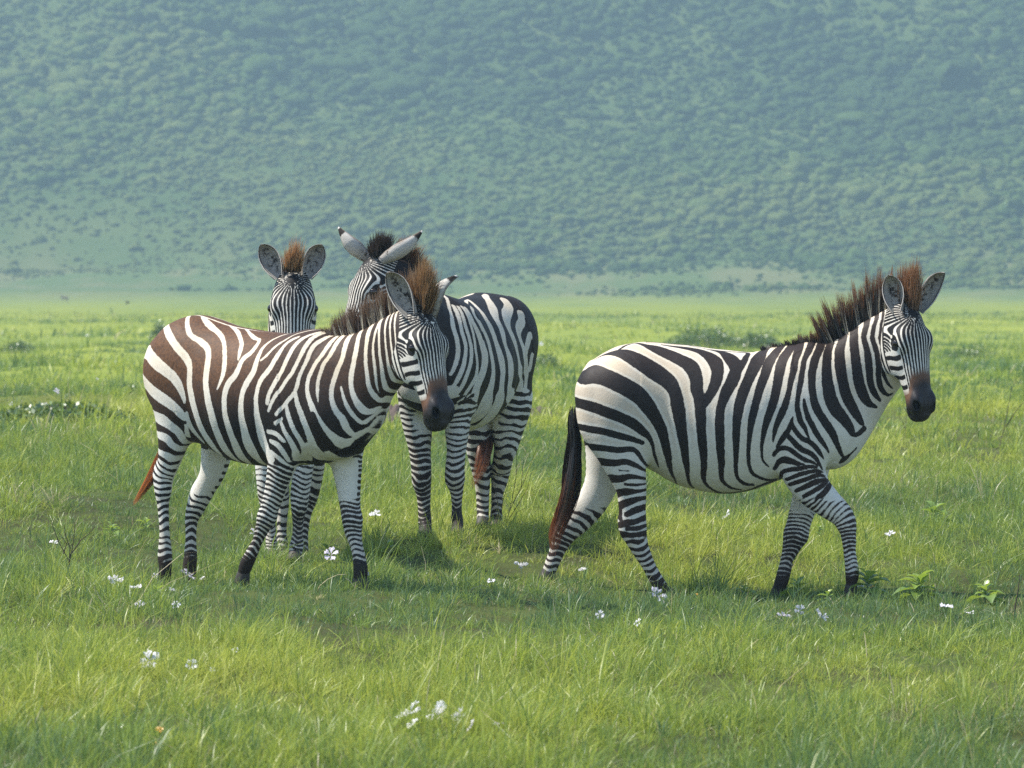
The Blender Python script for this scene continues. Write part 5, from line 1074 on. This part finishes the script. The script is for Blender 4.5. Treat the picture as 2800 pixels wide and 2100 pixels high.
for a in [(2175, 1640, 62, 9, 1, 'bright leafy weed in front of the planted front hoof of the lone zebra'),
          (2368, 1640, 78, 10, 2, 'bright leafy weed just right of the lifted front hoof of the lone zebra'),
          (2508, 1650, 86, 11, 3, 'tallest leafy weed of the row at the right, second from the right end'),
          (2690, 1655, 66, 10, 4, 'leafy weed at the right end of the row, nearest the photo edge'),
          (2030, 1645, 50, 9, 5, 'leafy weed left of the front hooves, first of the row under the zebra belly'),
          (2260, 1650, 40, 8, 6, 'low leafy weed between the two front hooves of the lone zebra'),
          (2550, 1440, 66, 7, 7, 'leafy weed with a dark stalk alone in the grass behind the row at the right'),
          (2235, 1470, 40, 6, 8, 'leafy weed seen between the front legs of the lone zebra'),
          (420, 1640, 44, 7, 9, 'broad leaved weed beneath the hind hooves of the brown zebra'),
          (300, 1470, 46, 8, 10, 'dark leafy weed between the dry twigs and the brown zebra hind leg'),
          (395, 1455, 44, 8, 11, 'dark leafy weed hard by the hind leg of the brown zebra'),
          (890, 1520, 40, 8, 12, 'leafy weed behind the lilac flower between the front legs of the brown zebra'),
          (1060, 1525, 44, 9, 13, 'leafy weed right of the right foreleg of the brown zebra'),
          (320, 2040, 66, 9, 14, 'leafy weed in the near foreground at the bottom left')]:
    weed(*a, wide=1.25)

# ---- dry twigs and stalks
def twigs(name, px, py, mat, lines, label, cat='twig', rad=3.2):
    x, y, z = spot(px, py); s = y/12780
    V, F = tube_mesh([[((a-px)*s, dy*s, (py-b)*s-(.02 if i == 0 else 0), max(rad*(1-.65*i/(len(l)-1)), .8)*.62*s) for i, (a, b, dy) in enumerate(l)] for l in lines])
    tag(link(name, mesh_from(name, V, F, mat), loc=(x, y, z)), label, cat)
twigs('dry_twig', 188, 1570, TWIG, [[(188, 1570, 0), (189, 1535, 0), (172, 1506, 4), (158, 1480, 8), (146, 1448, 12), (138, 1425, 14)], [(189, 1540, 0), (192, 1500, -4), (180, 1465, -8), (176, 1435, -10)], [(190, 1530, 0), (200, 1485, 6), (205, 1430, 10)],
      [(192, 1510, 0), (222, 1478, -10), (245, 1460, -14), (262, 1440, -18)], [(172, 1506, 4), (182, 1490, 8), (160, 1458, 12)]], 'dark leafless twiggy weed left of the brown zebra hind legs')
twigs('dry_twig', 1378, 1445, TWIG, [[(1378, 1445, 0), (1400, 1370, 4), (1412, 1300, 8), (1413, 1230, 10)], [(1378, 1445, 0), (1392, 1400, -6), (1432, 1320, -10), (1468, 1225, -12)], [(1386, 1420, 0), (1420, 1375, 10), (1440, 1340, 14), (1455, 1290, 18)],
      [(1370, 1445, 0), (1362, 1390, -8), (1356, 1330, -10)], [(1402, 1368, 4), (1425, 1335, 8), (1432, 1255, 12)], [(1395, 1440, 0), (1415, 1400, -4), (1436, 1390, -8)], [(1365, 1440, 0), (1375, 1370, 5), (1395, 1310, 9)]], 'sprawling thin dry twigs against the hind leg of the middle zebra', rad=2.0)
twigs('dry_twig', 2728, 1236, TWIG, [[(2690, 1244, -6), (2716, 1236, 0), (2733, 1222, 0), (2746, 1172, 4), (2756, 1120, 6), (2762, 1085, 8), (2768, 1058, 8)], [(2750, 1162, 4), (2775, 1130, 8), (2800, 1100, 12)]], 'thin forked dry twig rising from the grass right of the lone zebra head', rad=2.4)
twigs('dry_twig', 1945, 1535, TWIG, [[(1938, 1534, 0), (1952, 1527, 0), (1978, 1526, 0), (2005, 1530, 0), (2024, 1536, 0)], [(1982, 1575, 2), (1981, 1526, 0)]], 'low bent dark twig under the belly of the lone zebra', rad=2.4)
twigs('dry_stalk', 2770, 1710, TWIG, [[(2770, 1710, 0), (2776, 1660, 2), (2784, 1615, 3), (2789, 1570, 4)]], 'stout brown dry stalk at the right edge in front of the leafy weeds', 'stalk', rad=4.2)
twigs('dry_stalk', 2602, 1225, TWIG, [[(2602, 1240, 0), (2597, 1225, 0), (2592, 1210, 0)]], 'short dark stub of a stalk below and right of the lone zebra head', 'stalk', rad=2.6)
twigs('dry_stalk', 2622, 1260, TWIG, [[(2624, 1275, 0), (2620, 1240, 0), (2616, 1215, 0)]], 'thin upright stalk right of the short dark stub', 'stalk', rad=1.8)
twigs('dry_stalk', 2476, 1205, TWIG, [[(2474, 1205, 0), (2477, 1165, 2), (2478, 1118, 3)], [(2476, 1166, 2), (2466, 1152, 4), (2460, 1140, 5)]], 'thin dry stalk under the chin of the lone zebra', 'stalk', rad=1.4)
twigs('straw', 858, 1628, STRAW, [[(858, 1628, 0), (875, 1603, 0), (896, 1586, 0), (922, 1574, 0), (946, 1572, 0)], [(946, 1572, 0), (956, 1590, 0), (971, 1608, 0)]], 'pale straw stem arching over the grass at the right front hoof of the brown zebra', 'straw', rad=2.6)
twigs('straw', 1158, 1590, STRAW, [[(1150, 1600, 0), (1163, 1570, 0), (1164, 1545, 0), (1156, 1515, 0), (1152, 1498, 0)]], 'pale wavy straw stem in the grass left of the lone zebra tail', 'straw', rad=2.0)
twigs('straw', 1290, 1625, STRAW, [[(1268, 1632, 0), (1290, 1610, 0), (1318, 1600, 0), (1338, 1606, 0)]], 'pale bowed straw stem left of the white flower between the two front zebras', 'straw', rad=1.8)

# ---- low bushes out on the plain
def bush_mesh(w, h, n, rng, leaf):
    c = np.stack([rng.normal(0, .30, n)*w, rng.normal(0, .28, n)*w, np.abs(rng.normal(.42, .26, n))*h], 1)
    c[:, 2] *= np.clip(1.15-(np.abs(c[:, 0])/(w*.62))**2, .1, 1)
    V0 = np.array([[-.5, 0, 0], [0, -.32, .05], [.5, 0, 0], [0, .32, .05]])
    R = unit(rng.normal(size=(n, 3))); R2 = unit(np.cross(R, rng.normal(size=(n, 3)))); R3 = np.cross(R, R2)
    s = leaf*rng.uniform(.6, 1.4, n)
    V = c[:, None, :]+(V0[None, :, 0:1]*R[:, None]+V0[None, :, 1:2]*R2[:, None]+V0[None, :, 2:3]*R3[:, None])*s[:, None, None]
    return V.reshape(-1, 3), np.arange(n*4).reshape(-1, 4), np.repeat(np.clip(rng.normal(.4, .25, n), 0, 1), 4)
BUSHLEAF = leafy('bush_leaf', [(0., (.040, .085, .018)), (.6, (.085, .150, .024)), (1., (.17, .23, .032))], trans=.3)
for i, (px, py, wpx, hpx, n, lab) in enumerate([
        (1930, 957, 210, 46, 5200, 'broad low green bush beyond the back of the lone zebra'), (2075, 954, 110, 32, 2200, 'smaller dark bush right of the broad one beyond the zebra withers'),
        (437, 925, 46, 38, 700, 'small rounded green bush behind the rump of the brown zebra'), (50, 965, 90, 30, 900, 'low tussocky bush at the left edge of the plain'),
        (1490, 1012, 90, 40, 1000, 'low dark green bush right of the middle zebra rump'), (2655, 980, 150, 26, 1100, 'flat brownish green bush on the plain at the right'),
        (165, 1152, 370, 40, 6500, 'bush added wide to darken the ditch left of the brown zebra'), (2560, 1085, 120, 30, 900, 'low dark green bush right of the lone zebra muzzle'), (350, 1075, 60, 20, 500, 'small dark bush left of the brown zebra flank')]):  # the ditch bush is added wide as a dark stand-in for shading there
    x, y, z = spot(px, py); k = y/12780; rng = np.random.default_rng(500+i)
    V, F, T = bush_mesh(wpx*k, hpx*k*1.25, n, rng, max(.05, 6*k)); 
    o = tag(link('low_bush', mesh_from('low_bush', V, F, BUSHLEAF, smooth=False, attrs=dict(tint=T)), loc=(x, y, z-.02)), lab, 'bush', 'low bushes on the plain')

# ---- bare earth bank behind the middle zebra
t = NT('bare_earth'); co = t.n('TexCoord').outputs['Object']
EARTH = t.done(t.bsdf(t.mix(t.noise(9, 5, co), (.055, .042, .036), (.135, .105, .090)), .95, .1, Normal=t.bump(t.noise(14, 4, co), .8, .05)))
def bank(px, py, wpx, hpx, label, seed, mat=None):
    x, y, z = spot(px, py); k = y/12780; w, h = wpx*k, hpx*k
    u = np.linspace(-1, 1, 60); v = np.linspace(-1, 1, 30); U, W = np.meshgrid(u, v, indexing='ij')
    Z = h*np.clip(1-U**2, 0, 1)**.6*np.clip(1-W**2, 0, 1)*(.85+.5*fbm(U*4, W*3, seed))-.03
    V = np.stack([U*w/2, W*.5, Z], -1).reshape(-1, 3); i, j = np.meshgrid(np.arange(59), np.arange(29), indexing='ij'); a = (i*30+j).ravel()
    tag(link('earth_bank', mesh_from('earth_bank', V, np.stack([a, a+30, a+31, a+1], 1), mat or EARTH), loc=(x, y, z)), label, 'bank')
bank(1085, 1152, 150, 58, 'bare purplish brown earth bank between the brown zebra neck and the middle zebra chest', 3)
t = NT('earth_painted_shaded'); SHADED_EARTH = t.done(t.bsdf(t.mix(t.noise(9, 5), (.018, .017, .012), (.050, .046, .026)), .95, .1))  # shading of the ditch bank is put into this darker earth colour
bank(140, 1150, 380, 46, 'long earth edge of the ditch left of the brown zebra, its shading painted dark', 8, SHADED_EARTH)
bank(1475, 1128, 110, 26, 'small bare brown earth bank right of the middle zebra', 5)

# ---- a far antelope and two birds
t = NT('antelope_coat'); FUR = t.done(t.bsdf(t.mix(t.noise(6, 2), (.20, .125, .085), (.30, .20, .15)), .8, .2))
class Soft(Zebra):
    def __init__(self, prims): self.pr = prims; self.headsub = []; self.joints = []
    def parts(self): return self.pr
def soft_mesh(prims, lo, hi, h):
    g = [np.arange(lo[k], hi[k], h) for k in range(3)]; P = np.stack(np.meshgrid(*g, indexing='ij'), -1)
    D = Soft(prims).dist(P.reshape(-1, 3).astype(np.float32)).reshape(P.shape[:3]).astype(np.float32)
    return surface_nets(D, np.array(lo, float), h)
Yx = np.array([0, 1., 0])
pr = [('torso', Tube([(-.45, 0, .82, .17, .13), (-.1, 0, .80, .20, .16), (.3, 0, .82, .20, .15), (.5, 0, .88, .14, .11)], Yx, end=.12), 0),
      ('neck', Tube([(.45, 0, .90, .13, .09), (.62, 0, 1.08, .085, .06), (.70, 0, 1.20, .07, .055)], Yx, end=.06), .08),
      ('head', Tube([(.66, 0, 1.22, .07, .055), (.80, 0, 1.14, .055, .045), (.90, 0, 1.07, .04, .035)], Yx, end=.03), .04)]
for sx, q in ((-.42, .09), (-.36, -.09), (.40, .08), (.34, -.08)):
    pr.append(('leg', Tube([(sx, q, .75, .10, .06), (sx-.03, q, .45, .05, .035), (sx, q, .22, .028, .025), (sx+.01, q, .0, .03, .025)], Yx, end=.04), .05))
V, F = soft_mesh(pr, (-.75, -.3, -.06), (1.0, .3, 1.4), .022)
x, y, z = -(1400-178)/12780*560, 560., 0.
an = link('antelope', mesh_from('antelope', V, F, FUR), loc=(x, y, float(ground_z(np.array([x]), np.array([y]))[0]))); an.scale = (.72, .72, .72); an.rotation_euler = (0, 0, math.radians(200))
tag(an, 'tiny pinkish brown antelope far out on the plain at the left', 'antelope')
V, F = tube_mesh([[(.67, q*.04, 1.26, .018), (.63, q*.07, 1.40, .014), (.60, q*.05, 1.52, .006)] for q in (-1, 1)]); link('horns', mesh_from('horns', V, F, TWIG), an)
t = NT('feather'); FEATH = t.done(t.bsdf((.035, .038, .042), .7, .2))
for (px, py, y, rot, lab) in ((349, 829, 110., .5, 'small dark bird flying low over the plain left of the brown zebra'), (473, 792, 125., 1.35, 'small dark bird flying above the rump of the brown zebra, in front of the slope')):
    x = (px-1400)/12780*y; z = 1.6-(py-791)/12780*y
    pr = [('torso', Tube([(-.07, 0, 0, .008, .012), (-.02, 0, 0, .016, .016), (.04, 0, .004, .015, .014), (.07, 0, .008, .008, .008)], Yx, end=.012), 0)]
    V, F = soft_mesh(pr, (-.12, -.04, -.04), (.11, .04, .05), .004)
    b = link('swallow', mesh_from('swallow', V, F, FEATH), loc=(x, y, z)); b.rotation_euler = (.2, -.3, rot); b.scale = (.8, .8, .8)
    tag(b, lab, 'bird')
    for q in (-1, 1):
        n = 9; W = []
        for i in range(n):
            u = i/(n-1); c = .045*(1-u)**.6+.004; yy = q*(.012+.14*u); xx = .02+.03*math.sin(u*2.2)-.07*u*u; zz = .05*math.sin(u*1.6)
            W += [(xx+c*.4, yy, zz+.003), (xx-c*.6, yy, zz+.003), (xx+c*.4, yy, zz-.003), (xx-c*.6, yy, zz-.003)]
        Fw = []
        for i in range(n-1):
            a = 4*i; Fw += [[a, a+1, a+5, a+4], [a+2, a+6, a+7, a+3], [a, a+4, a+6, a+2], [a+1, a+3, a+7, a+5]]
        link('wing', mesh_from('wing', np.array(W), np.array(Fw), FEATH), b)
# ---------------------------------------------------------------- the hazy air
t = NT('haze'); v = t.n('VolumePrincipled'); v.inputs['Color'].default_value = (.375, .56, .655, 1); v.inputs['Density'].default_value = .00086; v.inputs['Anisotropy'].default_value = .25
t.t.links.new(v.outputs[0], t.out.inputs['Volume'])
bm = bmesh.new(); bmesh.ops.create_cube(bm, size=1)
for q in bm.verts: q.co = ((q.co.x)*1600, (q.co.y+.5)*1520-40, (q.co.z+.5)*330-8)
me = bpy.data.meshes.new('haze'); bm.to_mesh(me); bm.free(); me.materials.append(t.m)
tag(link('haze', me), kind='stuff')
